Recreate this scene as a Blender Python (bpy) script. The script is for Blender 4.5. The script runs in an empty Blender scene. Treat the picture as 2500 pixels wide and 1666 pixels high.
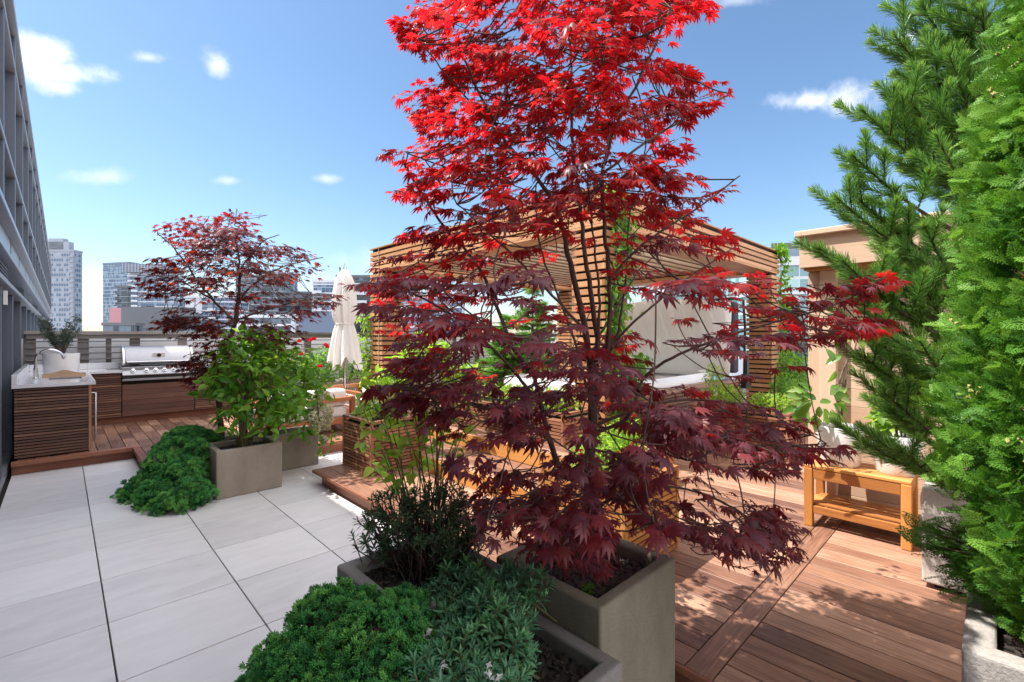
import bpy, math, random
import numpy as np
from mathutils import Vector, Matrix
rad = math.radians
rng = np.random.default_rng(7)
random.seed(7)

# ------------------------------------------------------------------ camera, sky, sun
F, CX, YH, H = 1139.0, 1250.0, 820.0, 1.55
CA, SA = math.cos(rad(46)), math.sin(rad(46))
scene = bpy.context.scene
COL = scene.collection
camd = bpy.data.cameras.new("camera")
cam = bpy.data.objects.new("camera", camd); COL.objects.link(cam)
cam.location = (0, 0, H); cam.rotation_euler = (rad(90), 0, rad(-44))
camd.sensor_width = 36; camd.lens = F / 2500 * 36
camd.shift_y = -13 / 2500
camd.clip_start = 0.05; camd.clip_end = 6000
scene.camera = cam

SUN_EL, SUN_DIR = rad(59.5), Vector((-1, 1, 0)).normalized()   # direction towards the sun on the ground plan
sund = bpy.data.lights.new("sun", 'SUN'); sund.energy = 4.6; sund.angle = rad(0.53); sund.color = (1.0, 0.95, 0.88)
sun = bpy.data.objects.new("sun", sund); COL.objects.link(sun)
to_sun = Vector((SUN_DIR.x * math.cos(SUN_EL), SUN_DIR.y * math.cos(SUN_EL), math.sin(SUN_EL)))
sun.rotation_euler = to_sun.to_track_quat('Z', 'Y').to_euler()
sun.location = (-20, 20, 60)

world = bpy.data.worlds.new("World"); scene.world = world; world.use_nodes = True
wn = world.node_tree.nodes; wl = world.node_tree.links; wn.clear()
wo = wn.new("ShaderNodeOutputWorld"); bg = wn.new("ShaderNodeBackground")
sky = wn.new("ShaderNodeTexSky"); sky.sky_type = 'NISHITA'; sky.sun_disc = False
sky.sun_elevation = SUN_EL; sky.sun_rotation = math.atan2(SUN_DIR.x, SUN_DIR.y)
sky.altitude = 0; sky.air_density = 1.0; sky.dust_density = 0.6; sky.ozone_density = 3.0
bg.inputs['Strength'].default_value = 0.15
wl.new(bg.outputs[0], wo.inputs[0])

def ray(px, py):
    u = (px - CX) / F; v = (py - YH) / F
    return Vector((CA + u * SA, SA - u * CA, -v))
def P(px, py, fw): return Vector((0, 0, H)) + ray(px, py) * fw
def G(px, py, z=0.0): return P(px, py, (H - z) / ((py - YH) / F))

FILL_VEIL = 8.4
def clouds():
    """small fair-weather clouds in the sky itself, each at its own compass direction"""
    geo = wn.new("ShaderNodeNewGeometry")
    tc = wn.new("ShaderNodeTexCoord")
    nz = wn.new("ShaderNodeTexNoise"); nz.inputs['Scale'].default_value = 14; nz.inputs['Detail'].default_value = 6
    nz.inputs['Roughness'].default_value = 0.62
    wl.new(tc.outputs['Generated'], nz.inputs['Vector'])
    last = None
    def m(op, a, b=None, c=None):
        n = wn.new("ShaderNodeMath"); n.operation = op
        for i, x in enumerate((a, b, c)):
            if x is None: continue
            if isinstance(x, (int, float)): n.inputs[i].default_value = x
            else: wl.new(x, n.inputs[i])
        return n.outputs[0]
    def dot(v):
        n = wn.new("ShaderNodeVectorMath"); n.operation = 'DOT_PRODUCT'
        wl.new(tc.outputs['Generated'], n.inputs[0]); n.inputs[1].default_value = v
        return n.outputs['Value']
    # px, py, half width, half height (angles taken from the photograph), strength
    for (px, py, a, b, s) in [(85, 135, 55, 34, 1.0), (160, 180, 62, 26, .95), (150, 215, 30, 26, .8),
                              (362, 142, 34, 17, .75), (530, 162, 30, 29, .85), (250, 433, 40, 20, .5),
                              (556, 441, 24, 10, .5), (798, 437, 28, 11, .5),
                              (1975, 245, 62, 22, .9), (2055, 250, 48, 34, .95), (2215, 92, 18, 16, .8),
                              (225, 700, 60, 45, .5), (640, 690, 200, 30, .3), (1800, 2, 60, 14, .4), (1100, 640, 220, 30, .3)]:
        d = ray(px, py); d.normalize()
        r = Vector((SA, -CA, 0)); r = (r - d * r.dot(d)).normalized(); u = r.cross(d).normalized()
        sc = F * math.sqrt(1 + ((px - CX) / F) ** 2 + ((py - YH) / F) ** 2) * 1.0
        A = m('MULTIPLY', dot(r), sc / a / math.sqrt(1 + ((px - CX) / F) ** 2) ** 1)
        B = m('MULTIPLY', dot(u), sc / b)
        q = m('ADD', m('MULTIPLY', A, A), m('MULTIPLY', B, B))
        q = m('ADD', m('SQRT', q), m('MULTIPLY', m('SUBTRACT', nz.outputs['Fac'], 0.5), -3.0))
        k = m('SUBTRACT', 1.4, q)
        mr = wn.new("ShaderNodeMapRange"); mr.interpolation_type = 'SMOOTHSTEP'
        wl.new(k, mr.inputs['Value']); mr.inputs['From Min'].default_value = 0; mr.inputs['From Max'].default_value = 1.5
        mr.inputs['To Max'].default_value = s
        side = m('MULTIPLY', mr.outputs[0], m('GREATER_THAN', dot(d), 0.5))
        last = side if last is None else m('MAXIMUM', last, side)
    mix = wn.new("ShaderNodeMix"); mix.data_type = 'RGBA'
    wl.new(last, mix.inputs['Factor']); wl.new(SKYC, mix.inputs['A'])
    mix.inputs['B'].default_value = (4.6, 4.7, 5.1, 1)
    # unseen bright veil added overhead and behind the viewer to fill the shade
    B = Vector((-CA * .6, -SA * .6, .8)).normalized()
    n2 = wn.new("ShaderNodeTexNoise"); n2.inputs['Scale'].default_value = 3; n2.inputs['Detail'].default_value = 6
    wl.new(tc.outputs['Generated'], n2.inputs['Vector'])
    q = m('ADD', dot(B), m('MULTIPLY', m('SUBTRACT', n2.outputs['Fac'], .5), .5))
    mr = wn.new("ShaderNodeMapRange"); mr.interpolation_type = 'SMOOTHSTEP'; wl.new(q, mr.inputs['Value'])
    mr.inputs['From Min'].default_value = .16; mr.inputs['From Max'].default_value = .5
    m2 = wn.new("ShaderNodeMix"); m2.data_type = 'RGBA'; wl.new(mr.outputs[0], m2.inputs['Factor']); wl.new(mix.outputs['Result'], m2.inputs['A'])
    m2.inputs['B'].default_value = (FILL_VEIL, FILL_VEIL * .985, FILL_VEIL * 1.04, 1)
    wl.new(m2.outputs['Result'], bg.inputs['Color'])
hs = wn.new("ShaderNodeHueSaturation"); hs.inputs['Saturation'].default_value = 1.05; hs.inputs['Value'].default_value = .74; hs.inputs['Hue'].default_value = .496
wl.new(sky.outputs[0], hs.inputs['Color']); SKYC = hs.outputs[0]
clouds()

scene.view_settings.view_transform = 'Standard'; scene.view_settings.look = 'None'
scene.view_settings.exposure = 0.97; scene.view_settings.gamma = 1
scene.cycles.use_denoising = True
scene.cycles.max_bounces = 8; scene.cycles.transparent_max_bounces = 4

# ------------------------------------------------------------------ materials
def nmat(name):
    m = bpy.data.materials.new(name); m.use_nodes = True
    nt = m.node_tree; b = nt.nodes['Principled BSDF']
    return m, nt, nt.nodes, nt.links, b
def ramp(nodes, cols):
    r = nodes.new("ShaderNodeValToRGB")
    while len(r.color_ramp.elements) < len(cols): r.color_ramp.elements.new(0.5)
    for e, (p, c) in zip(r.color_ramp.elements, cols): e.position = p; e.color = (*c, 1)
    return r
def mathn(nt, op, a, b=None):
    n = nt.nodes.new("ShaderNodeMath"); n.operation = op
    for i, x in enumerate((a, b)):
        if x is None: continue
        if isinstance(x, (int, float)): n.inputs[i].default_value = x
        else: nt.links.new(x, n.inputs[i])
    return n.outputs[0]
def attr(nt, name):
    a = nt.nodes.new("ShaderNodeAttribute"); a.attribute_name = name; return a
def wood(name, dark, mid, light, rough=0.5, grain=0.35, bump=0.15, spec=0.35, knots=True):
    m, nt, N, L, b = nmat(name)
    g = attr(nt, 'gco'); r = attr(nt, 'rnd')
    mp = N.new("ShaderNodeMapping"); mp.inputs['Scale'].default_value = (1.6, 26, 26); L.new(g.outputs['Vector'], mp.inputs[0])
    n1 = N.new("ShaderNodeTexNoise"); n1.inputs['Scale'].default_value = 3; n1.inputs['Detail'].default_value = 6; n1.inputs['Distortion'].default_value = 0.6
    L.new(mp.outputs[0], n1.inputs['Vector'])
    n2 = N.new("ShaderNodeTexNoise"); n2.inputs['Scale'].default_value = 2.2; n2.inputs['Detail'].default_value = 3
    L.new(g.outputs['Vector'], n2.inputs['Vector'])
    t = mathn(nt, 'ADD', mathn(nt, 'MULTIPLY', r.outputs['Fac'], 0.62), mathn(nt, 'MULTIPLY', mathn(nt, 'SUBTRACT', n1.outputs['Fac'], 0.5), grain * 1.6))
    t = mathn(nt, 'ADD', t, mathn(nt, 'MULTIPLY', mathn(nt, 'SUBTRACT', n2.outputs['Fac'], 0.32), 0.5))
    rp = ramp(N, [(0.0, dark), (0.5, mid), (1.0, light)]); L.new(t, rp.inputs[0])
    L.new(rp.outputs[0], b.inputs['Base Color'])
    b.inputs['Roughness'].default_value = rough; b.inputs['Specular IOR Level'].default_value = spec
    bp = N.new("ShaderNodeBump"); bp.inputs['Strength'].default_value = bump; bp.inputs['Distance'].default_value = 0.004
    L.new(n1.outputs['Fac'], bp.inputs['Height']); L.new(bp.outputs[0], b.inputs['Normal'])
    return m
def plain(name, col, rough=0.5, metal=0.0, spec=0.5, var=0.12, scale=6, bump=0.0, bscale=60, fine=0.0, streak=0.0):
    """one tone with soft blotches and an optional grain"""
    m, nt, N, L, b = nmat(name)
    tc = N.new("ShaderNodeTexCoord")
    n1 = N.new("ShaderNodeTexNoise"); n1.inputs['Scale'].default_value = scale; n1.inputs['Detail'].default_value = 5
    L.new(tc.outputs['Object'], n1.inputs['Vector'])
    lo = tuple(c * (1 - var) for c in col); hi = tuple(min(1, c * (1 + var)) for c in col)
    rp = ramp(N, [(0.3, lo), (0.7, hi)]); L.new(n1.outputs['Fac'], rp.inputs[0])
    out = rp.outputs[0]
    n2 = N.new("ShaderNodeTexNoise"); n2.inputs['Scale'].default_value = bscale; n2.inputs['Detail'].default_value = 4
    L.new(tc.outputs['Object'], n2.inputs['Vector'])
    if fine:
        mx = N.new("ShaderNodeMix"); mx.data_type = 'RGBA'; mx.blend_type = 'MULTIPLY'; mx.inputs['Factor'].default_value = 1
        r2 = ramp(N, [(0.35, (1 - fine,) * 3), (0.65, (1, 1, 1))]); L.new(n2.outputs['Fac'], r2.inputs[0])
        L.new(out, mx.inputs['A']); L.new(r2.outputs[0], mx.inputs['B']); out = mx.outputs['Result']
    if streak:     # run-off marks and dried splashes
        mp = N.new("ShaderNodeMapping"); mp.inputs['Scale'].default_value = (3.5, 3.5, 1.6); L.new(tc.outputs['Object'], mp.inputs[0])
        n3 = N.new("ShaderNodeTexNoise"); n3.inputs['Scale'].default_value = 2.2; n3.inputs['Detail'].default_value = 7; n3.inputs['Roughness'].default_value = .65; L.new(mp.outputs[0], n3.inputs['Vector'])
        mx = N.new("ShaderNodeMix"); mx.data_type = 'RGBA'; mx.blend_type = 'MULTIPLY'; mx.inputs['Factor'].default_value = 1
        r3 = ramp(N, [(0.36, (1 - streak, 1 - streak * 1.1, 1 - streak * 1.2)), (0.56, (1, 1, 1)), (.78, (1.08, 1.08, 1.08))]); L.new(n3.outputs['Fac'], r3.inputs[0])
        L.new(out, mx.inputs['A']); L.new(r3.outputs[0], mx.inputs['B']); out = mx.outputs['Result']
    L.new(out, b.inputs['Base Color'])
    b.inputs['Roughness'].default_value = rough; b.inputs['Metallic'].default_value = metal; b.inputs['Specular IOR Level'].default_value = spec
    if bump:
        bp = N.new("ShaderNodeBump"); bp.inputs['Strength'].default_value = bump; bp.inputs['Distance'].default_value = 0.003
        L.new(n2.outputs['Fac'], bp.inputs['Height']); L.new(bp.outputs[0], b.inputs['Normal'])
    return m
def leafmat(name, cols, trans, tfac=0.42, rough=0.45, spec=0.4, sat_var=True):
    """cols: three reflected tones over the per-leaf random value; trans: three tones of light coming through"""
    m, nt, N, L, b = nmat(name)
    r = attr(nt, 'rnd')
    n = len(cols) - 1
    rp = ramp(N, [(i / n, c) for i, c in enumerate(cols)]); L.new(r.outputs['Fac'], rp.inputs[0])
    n = len(trans) - 1
    rt = ramp(N, [(i / n, c) for i, c in enumerate(trans)]); L.new(r.outputs['Fac'], rt.inputs[0])
    L.new(rp.outputs[0], b.inputs['Base Color']); b.inputs['Roughness'].default_value = rough; b.inputs['Specular IOR Level'].default_value = spec
    tr = N.new("ShaderNodeBsdfTranslucent"); L.new(rt.outputs[0], tr.inputs['Color'])
    mx = N.new("ShaderNodeMixShader"); mx.inputs[0].default_value = tfac
    L.new(b.outputs[0], mx.inputs[1]); L.new(tr.outputs[0], mx.inputs[2])
    L.new(mx.outputs[0], N['Material Output'].inputs['Surface'])
    return m
def tiles_mat():
    m, nt, N, L, b = nmat('porcelain_paver')
    r = attr(nt, 'rnd'); g = attr(nt, 'gco')
    mp = N.new("ShaderNodeMapping"); mp.inputs['Scale'].default_value = (1.0, 3.2, 3); L.new(g.outputs['Vector'], mp.inputs[0])
    n1 = N.new("ShaderNodeTexNoise"); n1.inputs['Scale'].default_value = 2.6; n1.inputs['Detail'].default_value = 8; n1.inputs['Distortion'].default_value = 1.2
    L.new(mp.outputs[0], n1.inputs['Vector'])
    tc = N.new("ShaderNodeTexCoord"); n2 = N.new("ShaderNodeTexNoise"); n2.inputs['Scale'].default_value = 0.9; n2.inputs['Detail'].default_value = 6
    L.new(tc.outputs['Object'], n2.inputs['Vector'])
    t = mathn(nt, 'ADD', mathn(nt, 'MULTIPLY', n1.outputs['Fac'], .55), mathn(nt, 'MULTIPLY', r.outputs['Fac'], .30))
    t = mathn(nt, 'ADD', t, mathn(nt, 'MULTIPLY', mathn(nt, 'SUBTRACT', n2.outputs['Fac'], .2), .6))
    rp = ramp(N, [(0.3, (.52, .51, .505)), (0.6, (.65, .64, .635)), (0.9, (.74, .73, .72))]); L.new(t, rp.inputs[0])
    L.new(rp.outputs[0], b.inputs['Base Color']); b.inputs['Roughness'].default_value = 0.5; b.inputs['Specular IOR Level'].default_value = .35
    bp = N.new("ShaderNodeBump"); bp.inputs['Strength'].default_value = .08; bp.inputs['Distance'].default_value = .003
    L.new(n1.outputs['Fac'], bp.inputs['Height']); L.new(bp.outputs[0], b.inputs['Normal'])
    return m
def glassgrid(name, tone, tone2, pitch, frame, rough=0.12, metal=0.0, spec=.45, fw=.08):
    """a curtain wall: panes of varying tint (some with blinds) in thin mullions"""
    m, nt, N, L, b = nmat(name)
    tc = N.new("ShaderNodeTexCoord")
    sn = N.new("ShaderNodeVectorMath"); sn.operation = 'DIVIDE'; L.new(tc.outputs['Object'], sn.inputs[0]); sn.inputs[1].default_value = pitch
    fl = N.new("ShaderNodeVectorMath"); fl.operation = 'FLOOR'; L.new(sn.outputs[0], fl.inputs[0])
    wnz = N.new("ShaderNodeTexWhiteNoise"); wnz.noise_dimensions = '3D'; L.new(fl.outputs[0], wnz.inputs['Vector'])
    rp = ramp(N, [(0.0, tone), (0.62, tone), (0.7, tone2), (1.0, tone2)]); L.new(wnz.outputs['Value'], rp.inputs[0])
    fr = N.new("ShaderNodeVectorMath"); fr.operation = 'FRACTION'; L.new(sn.outputs[0], fr.inputs[0])
    sp = N.new("ShaderNodeSeparateXYZ"); L.new(fr.outputs[0], sp.inputs[0])
    e = mathn(nt, 'LESS_THAN', sp.outputs['X'], fw); e2 = mathn(nt, 'LESS_THAN', sp.outputs['Z'], fw * 1.2); e3 = mathn(nt, 'LESS_THAN', sp.outputs['Y'], fw)
    geo = N.new("ShaderNodeNewGeometry"); sg = N.new("ShaderNodeSeparateXYZ")
    tr = N.new("ShaderNodeVectorTransform"); tr.vector_type = 'NORMAL'; tr.convert_from = 'WORLD'; tr.convert_to = 'OBJECT'
    L.new(geo.outputs['Normal'], tr.inputs[0]); L.new(tr.outputs[0], sg.inputs[0])
    ny = mathn(nt, 'GREATER_THAN', mathn(nt, 'ABSOLUTE', sg.outputs['Y']), .5); nx = mathn(nt, 'SUBTRACT', 1.0, ny)
    E = mathn(nt, 'MAXIMUM', mathn(nt, 'MAXIMUM', mathn(nt, 'MULTIPLY', e, ny), mathn(nt, 'MULTIPLY', e3, nx)), e2)
    mx = N.new("ShaderNodeMix"); mx.data_type = 'RGBA'; L.new(E, mx.inputs['Factor']); L.new(rp.outputs[0], mx.inputs['A'])
    mx.inputs['B'].default_value = (*frame, 1)
    L.new(mx.outputs['Result'], b.inputs['Base Color'])
    b.inputs['Roughness'].default_value = rough; b.inputs['Metallic'].default_value = metal; b.inputs['Specular IOR Level'].default_value = spec
    rr = mathn(nt, 'ADD', mathn(nt, 'MULTIPLY', E, .5), rough); L.new(rr, b.inputs['Roughness'])
    return m

M = {}
M['deck'] = wood('ipe_deck_wood', (.11, .05, .034), (.29, .15, .095), (.52, .32, .22), .47, .7, .35, .35)
M['deck_edge'] = wood('deck_fascia_wood', (.20, .07, .04), (.34, .14, .08), (.5, .24, .13), .5)
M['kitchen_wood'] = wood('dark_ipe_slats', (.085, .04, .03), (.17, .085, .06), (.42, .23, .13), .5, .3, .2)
M['slat'] = wood('ipe_planter_slats', (.16, .06, .035), (.33, .15, .085), (.54, .3, .17), .5)
M['tub_slat'] = wood('ipe_cabinet_slats', (.13, .055, .035), (.26, .125, .08), (.42, .22, .14), .5)
M['cedar'] = wood('cedar_slats', (.28, .125, .055), (.50, .255, .12), (.70, .42, .23), .55)
M['joist'] = wood('pale_cedar_louvres', (.74, .60, .42), (.90, .78, .60), (.95, .88, .74), .6, .25)
M['teak'] = wood('oiled_teak', (.34, .13, .04), (.54, .235, .065), (.70, .36, .12), .42, .4, .15)
M['redwood'] = wood('sofa_frame_wood', (.22, .07, .03), (.38, .14, .06), (.5, .22, .1), .5)
M['shed'] = wood('shed_boards', (.46, .30, .20), (.62, .44, .31), (.74, .57, .43), .6, .25, .1)
M['fence'] = wood('weathered_fence_wood', (.15, .135, .125), (.24, .215, .20), (.36, .32, .29), .7)
M['tray'] = wood('tray_wood', (.42, .25, .14), (.55, .36, .22), (.66, .46, .3), .5)
M['dark'] = plain('shadow_gap_board', (.018, .014, .012), .9)
M['paver'] = tiles_mat()
M['planter'] = plain('taupe_fibreclay', (.34, .29, .235), .82, var=.07, scale=4, bump=.55, bscale=160, fine=.12, spec=.25, streak=.11)
M['planter_dk'] = plain('grey_fibreclay', (.25, .235, .22), .82, var=.08, scale=4, bump=.55, bscale=160, fine=.14, spec=.25, streak=.13)
M['stucco'] = plain('pale_stucco', (.60, .54, .48), .9, var=.06, scale=5, bump=.9, bscale=110, fine=.16, spec=.2)
M['soil'] = plain('potting_soil', (.022, .016, .013), .95, var=.5, scale=30, bump=1.0, bscale=90, fine=.5)
M['stucco_g'] = plain('grey_stucco', (.40, .37, .34), .92, var=.1, scale=5, bump=1.0, bscale=110, fine=.2, spec=.2)
M['quartz'] = plain('white_quartz', (.72, .72, .74), .12, var=.05, scale=3, spec=.6)
M['steel'] = plain('brushed_steel', (.36, .36, .38), .46, metal=1, var=.04, scale=20)
M['chrome'] = plain('satin_chrome', (.6, .6, .6), .22, metal=1, var=.02)
M['blackmetal'] = plain('black_metal', (.02, .02, .022), .4, var=.1)
M['white'] = plain('glazed_white', (.80, .80, .79), .22, var=.02, spec=.6)
M['canvas'] = plain('cream_canvas', (.80, .78, .735), .9, var=.05, scale=3, bump=.3, bscale=200)
M['cushion'] = plain('white_cushion', (.82, .81, .79), .95, var=.03, bump=.2, bscale=150)
M['darkcanvas'] = plain('charcoal_canvas', (.05, .055, .065), .9, var=.1)
M['vinyl'] = plain('pale_grey_vinyl', (.70, .69, .66), .5, var=.05, scale=1.5, bump=.25, bscale=5)
M['acrylic'] = plain('white_acrylic', (.80, .80, .80), .15, var=.03, spec=.6)
M['bark'] = plain('grey_brown_bark', (.16, .115, .085), .85, var=.35, scale=25, bump=.8, bscale=80)
M['redbark'] = plain('maple_twig_bark', (.10, .06, .048), .8, var=.35, scale=30, bump=.5, bscale=80)
M['greenstem'] = plain('green_brown_stems', (.14, .12, .05), .7, var=.3, scale=20)
M['conbark'] = plain('conifer_bark', (.12, .07, .045), .9, var=.3, scale=30, bump=.8)
M['facade'] = plain('grey_aluminium_cladding', (.115, .13, .16), .42, var=.06, scale=.8, spec=.5, metal=.2)
M['facade_lt'] = plain('pale_aluminium_trim', (.30, .32, .36), .35, var=.05, metal=.4)
M['membrane'] = plain('white_parapet_paint', (.86, .86, .88), .8, var=.05, scale=1)
M['rope'] = plain('grey_cord', (.35, .33, .3), .8)
M['city'] = plain('city_ground', (.35, .35, .36), .9, var=.2, scale=.02)

def fac_glass():
    m, nt, N, L, b = nmat('dark_facade_glass')
    r = attr(nt, 'rnd'); rp = ramp(N, [(0, (.06, .075, .09)), (.7, (.10, .125, .15)), (1, (.2, .23, .26))]); L.new(r.outputs['Fac'], rp.inputs[0])
    L.new(rp.outputs[0], b.inputs['Base Color']); b.inputs['Roughness'].default_value = .06; b.inputs['Specular IOR Level'].default_value = .9
    return m
M['facglass'] = fac_glass()

# ------------------------------------------------------------------ mesh helpers
ORG = {}
class MB:
    def __init__(s): s.v = []; s.f = []; s.r = []; s.g = []
    def add(s, vs, fs, rnd=None, g=None):
        o = len(s.v); rnd = random.random() if rnd is None else rnd
        s.v += [tuple(v) for v in vs]; s.f += [tuple(o + i for i in f) for f in fs]; s.r += [rnd] * len(fs)
        if g is None:
            off = random.random() * 40; g = [(v[0] + off, v[1], v[2]) for v in vs]
        s.g += g
    def box(s, x0, x1, y0, y1, z0, z1, rnd=None, ax=None):
        d = (abs(x1 - x0), abs(y1 - y0), abs(z1 - z0))
        if ax is None: ax = d.index(max(d))
        vs = [(x, y, z) for x in (x0, x1) for y in (y0, y1) for z in (z0, z1)]
        off = random.random() * 60; o = [(0, 1, 2), (1, 0, 2), (2, 0, 1)][ax]
        g = [(v[o[0]] + off, v[o[1]] + off, v[o[2]]) for v in vs]
        s.add(vs, [(0, 1, 3, 2), (4, 6, 7, 5), (0, 4, 5, 1), (2, 3, 7, 6), (0, 2, 6, 4), (1, 5, 7, 3)], rnd, g)
    def bar(s, a, b, w, h, up=(0, 0, 1), rnd=None):
        a, b = Vector(a), Vector(b); d = (b - a); L = d.length; d.normalize()
        sd = d.cross(Vector(up)).normalized(); u = sd.cross(d)
        vs = []; g = []; off = random.random() * 60
        for k, p in ((0, a), (L, b)):
            for i, j in ((-1, -1), (1, -1), (1, 1), (-1, 1)):
                vs.append(p + sd * (i * w / 2) + u * (j * h / 2)); g.append((k + off, i * w / 2 + off, j * h / 2))
        s.add(vs, [(3, 2, 1, 0), (4, 5, 6, 7), (0, 1, 5, 4), (1, 2, 6, 5), (2, 3, 7, 6), (3, 0, 4, 7)], rnd, g)
    def tube(s, pts, radii, n=8, cap=True, rnd=None):
        pts = [Vector(p) for p in pts]; vs = []; g = []; fs = []; L = 0; off = random.random() * 30
        ref = Vector((0.3, 0.1, 1)).normalized()
        if isinstance(radii, (int, float)): radii = [radii] * len(pts)
        for i, p in enumerate(pts):
            d = (pts[min(i + 1, len(pts) - 1)] - pts[max(i - 1, 0)])
            if d.length < 1e-9: d = Vector((0, 0, 1))
            d.normalize()
            r_ = ref if abs(d.dot(ref)) < .92 else Vector((1, 0, 0))
            a = d.cross(r_).normalized(); b = d.cross(a)
            if i: L += (p - pts[i - 1]).length
            for k in range(n):
                t = 2 * math.pi * k / n
                vs.append(p + (a * math.cos(t) + b * math.sin(t)) * radii[i]); g.append((L + off, math.cos(t) * .03, math.sin(t) * .03))
        for i in range(len(pts) - 1):
            for k in range(n):
                fs.append((i * n + k, i * n + (k + 1) % n, (i + 1) * n + (k + 1) % n, (i + 1) * n + k))
        if cap:
            fs.append(tuple(range(n))[::-1]); fs.append(tuple((len(pts) - 1) * n + k for k in range(n)))
        s.add(vs, fs, rnd, g)
    def lathe(s, prof, c, n=32, rnd=None):
        vs = []; fs = []; m = len(prof)
        for r_, z in prof:
            for k in range(n):
                t = 2 * math.pi * k / n; vs.append((c[0] + r_ * math.cos(t), c[1] + r_ * math.sin(t), c[2] + z))
        for i in range(m - 1):
            for k in range(n): fs.append((i * n + k, i * n + (k + 1) % n, (i + 1) * n + (k + 1) % n, (i + 1) * n + k))
        s.add(vs, fs, rnd)
    def build(s, name, mat, parent=None, smooth=False, bevel=0, seg=2, kind=None):
        me = bpy.data.meshes.new(name)
        o = bpy.data.objects.new(name, me); COL.objects.link(o)
        org = ORG.get(parent.name, Vector((0, 0, 0))) if parent else Vector((0, 0, 0))
        me.from_pydata([tuple(Vector(v) - org) for v in s.v], [], s.f)
        a = me.attributes.new('rnd', 'FLOAT', 'FACE'); a.data.foreach_set('value', s.r)
        a = me.attributes.new('gco', 'FLOAT_VECTOR', 'POINT'); a.data.foreach_set('vector', [c for g in s.g for c in g])
        me.materials.append(M[mat] if isinstance(mat, str) else mat)
        if smooth:
            me.polygons.foreach_set('use_smooth', [True] * len(me.polygons))
            if smooth == 'auto': me.set_sharp_from_angle(angle=rad(40))
        if parent: o.parent = parent; ORG[o.name] = org
        if bevel:
            b = o.modifiers.new('bevel', 'BEVEL'); b.width = bevel; b.segments = seg; b.limit_method = 'ANGLE'; b.angle_limit = rad(35)
            b.harden_normals = False
        if kind: o['kind'] = kind
        return o
def thing(name, label, cat, loc=(0, 0, 0), group=None):
    o = bpy.data.objects.new(name, None); COL.objects.link(o); o.location = loc; o.empty_display_size = .1
    o['label'] = label; o['category'] = cat
    if group: o['group'] = group
    ORG[o.name] = Vector(loc); return o
def tag(o, label, cat, group=None):
    o['label'] = label; o['category'] = cat
    if group: o['group'] = group
    return o
def one(name, mb, mat, label, cat, group=None, **k):
    """a thing that is a single mesh, its origin at its foot"""
    c = np.array(mb.v); lo = c.min(0); hi = c.max(0); org = Vector(((lo[0] + hi[0]) / 2, (lo[1] + hi[1]) / 2, lo[2]))
    mb.v = [tuple(Vector(v) - org) for v in mb.v]
    o = mb.build(name, mat, None, **k); o.location = org; return tag(o, label, cat, group)

def slatbox(mb, x0, x1, y0, y1, z0, z1, pitch=.036, gap=.010, th=.016, faces='xXyY', z_from=None):
    """horizontal slats round a box; faces: x=-X side, X=+X, y=-Y, Y=+Y"""
    z = z0
    while z + pitch - gap <= z1 + 1e-4:
        t = z + pitch - gap
        if 'y' in faces: mb.box(x0, x1, y0, y0 + th, z, t)
        if 'Y' in faces: mb.box(x0, x1, y1 - th, y1, z, t)
        if 'x' in faces: mb.box(x0, x0 + th, y0 + th, y1 - th, z, t)
        if 'X' in faces: mb.box(x1 - th, x1, y0 + th, y1 - th, z, t)
        z += pitch
# ------------------------------------------------------------------ ground, paving, decks, steps
mb = MB(); mb.add([(-3000, -3000, -32), (3000, -3000, -32), (3000, 3000, -32), (-3000, 3000, -32)], [(0, 1, 2, 3)])
mb.build('ground', 'city', kind='structure')
mb = MB(); mb.box(-8, 14, -6, 11.2, -.6, -.03); mb.build('terrace_base', 'dark', kind='structure')
mb = MB()
for i in range(-2, 9):
    for j in range(-9, 13):
        xa = .18 + .61 * i; ya = 2.72 + .605 * j
        x1 = min(xa + .61, 3.05); y1 = min(ya + .605, 7.6)
        x0 = max(xa, -.40)
        if x1 <= x0 + .02 or y1 <= ya + .02: continue
        mb.box(x0 + .0035, x1 - .0035, ya + .0034, y1 - .0034, -.03, 0, ax=0)
mb.build('paving', 'paver', kind='structure', bevel=.0015, seg=1)

def planks(mb, x0, x1, y0, y1, z0, z1, pitch=.14, gap=.006, joints=()):
    n = round((x1 - x0) / pitch); p = (x1 - x0) / n
    cuts = [y0] + sorted(j for j in joints if y0 < j < y1) + [y1]
    for i in range(n):
        for a, b in zip(cuts, cuts[1:]):
            mb.box(x0 + i * p + gap / 2, x0 + (i + 1) * p - gap / 2, a + (.002 if a > y0 else 0), b - (.002 if b < y1 else 0), z0, z1)
mb = MB(); DZ = .15
# right-hand deck: planks along Y either side of a border board
planks(mb, 1.90, 8.4, -2.2, .795, DZ - .025, DZ)
mb.box(1.90, 8.4, .80, .915, DZ - .025, DZ)
planks(mb, 1.90, 2.88, .92, 4.93, DZ - .025, DZ, joints=(2.9,))
planks(mb, 2.88, 12.5, .92, 6.1, DZ - .025, DZ, joints=(2.1,))
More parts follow.
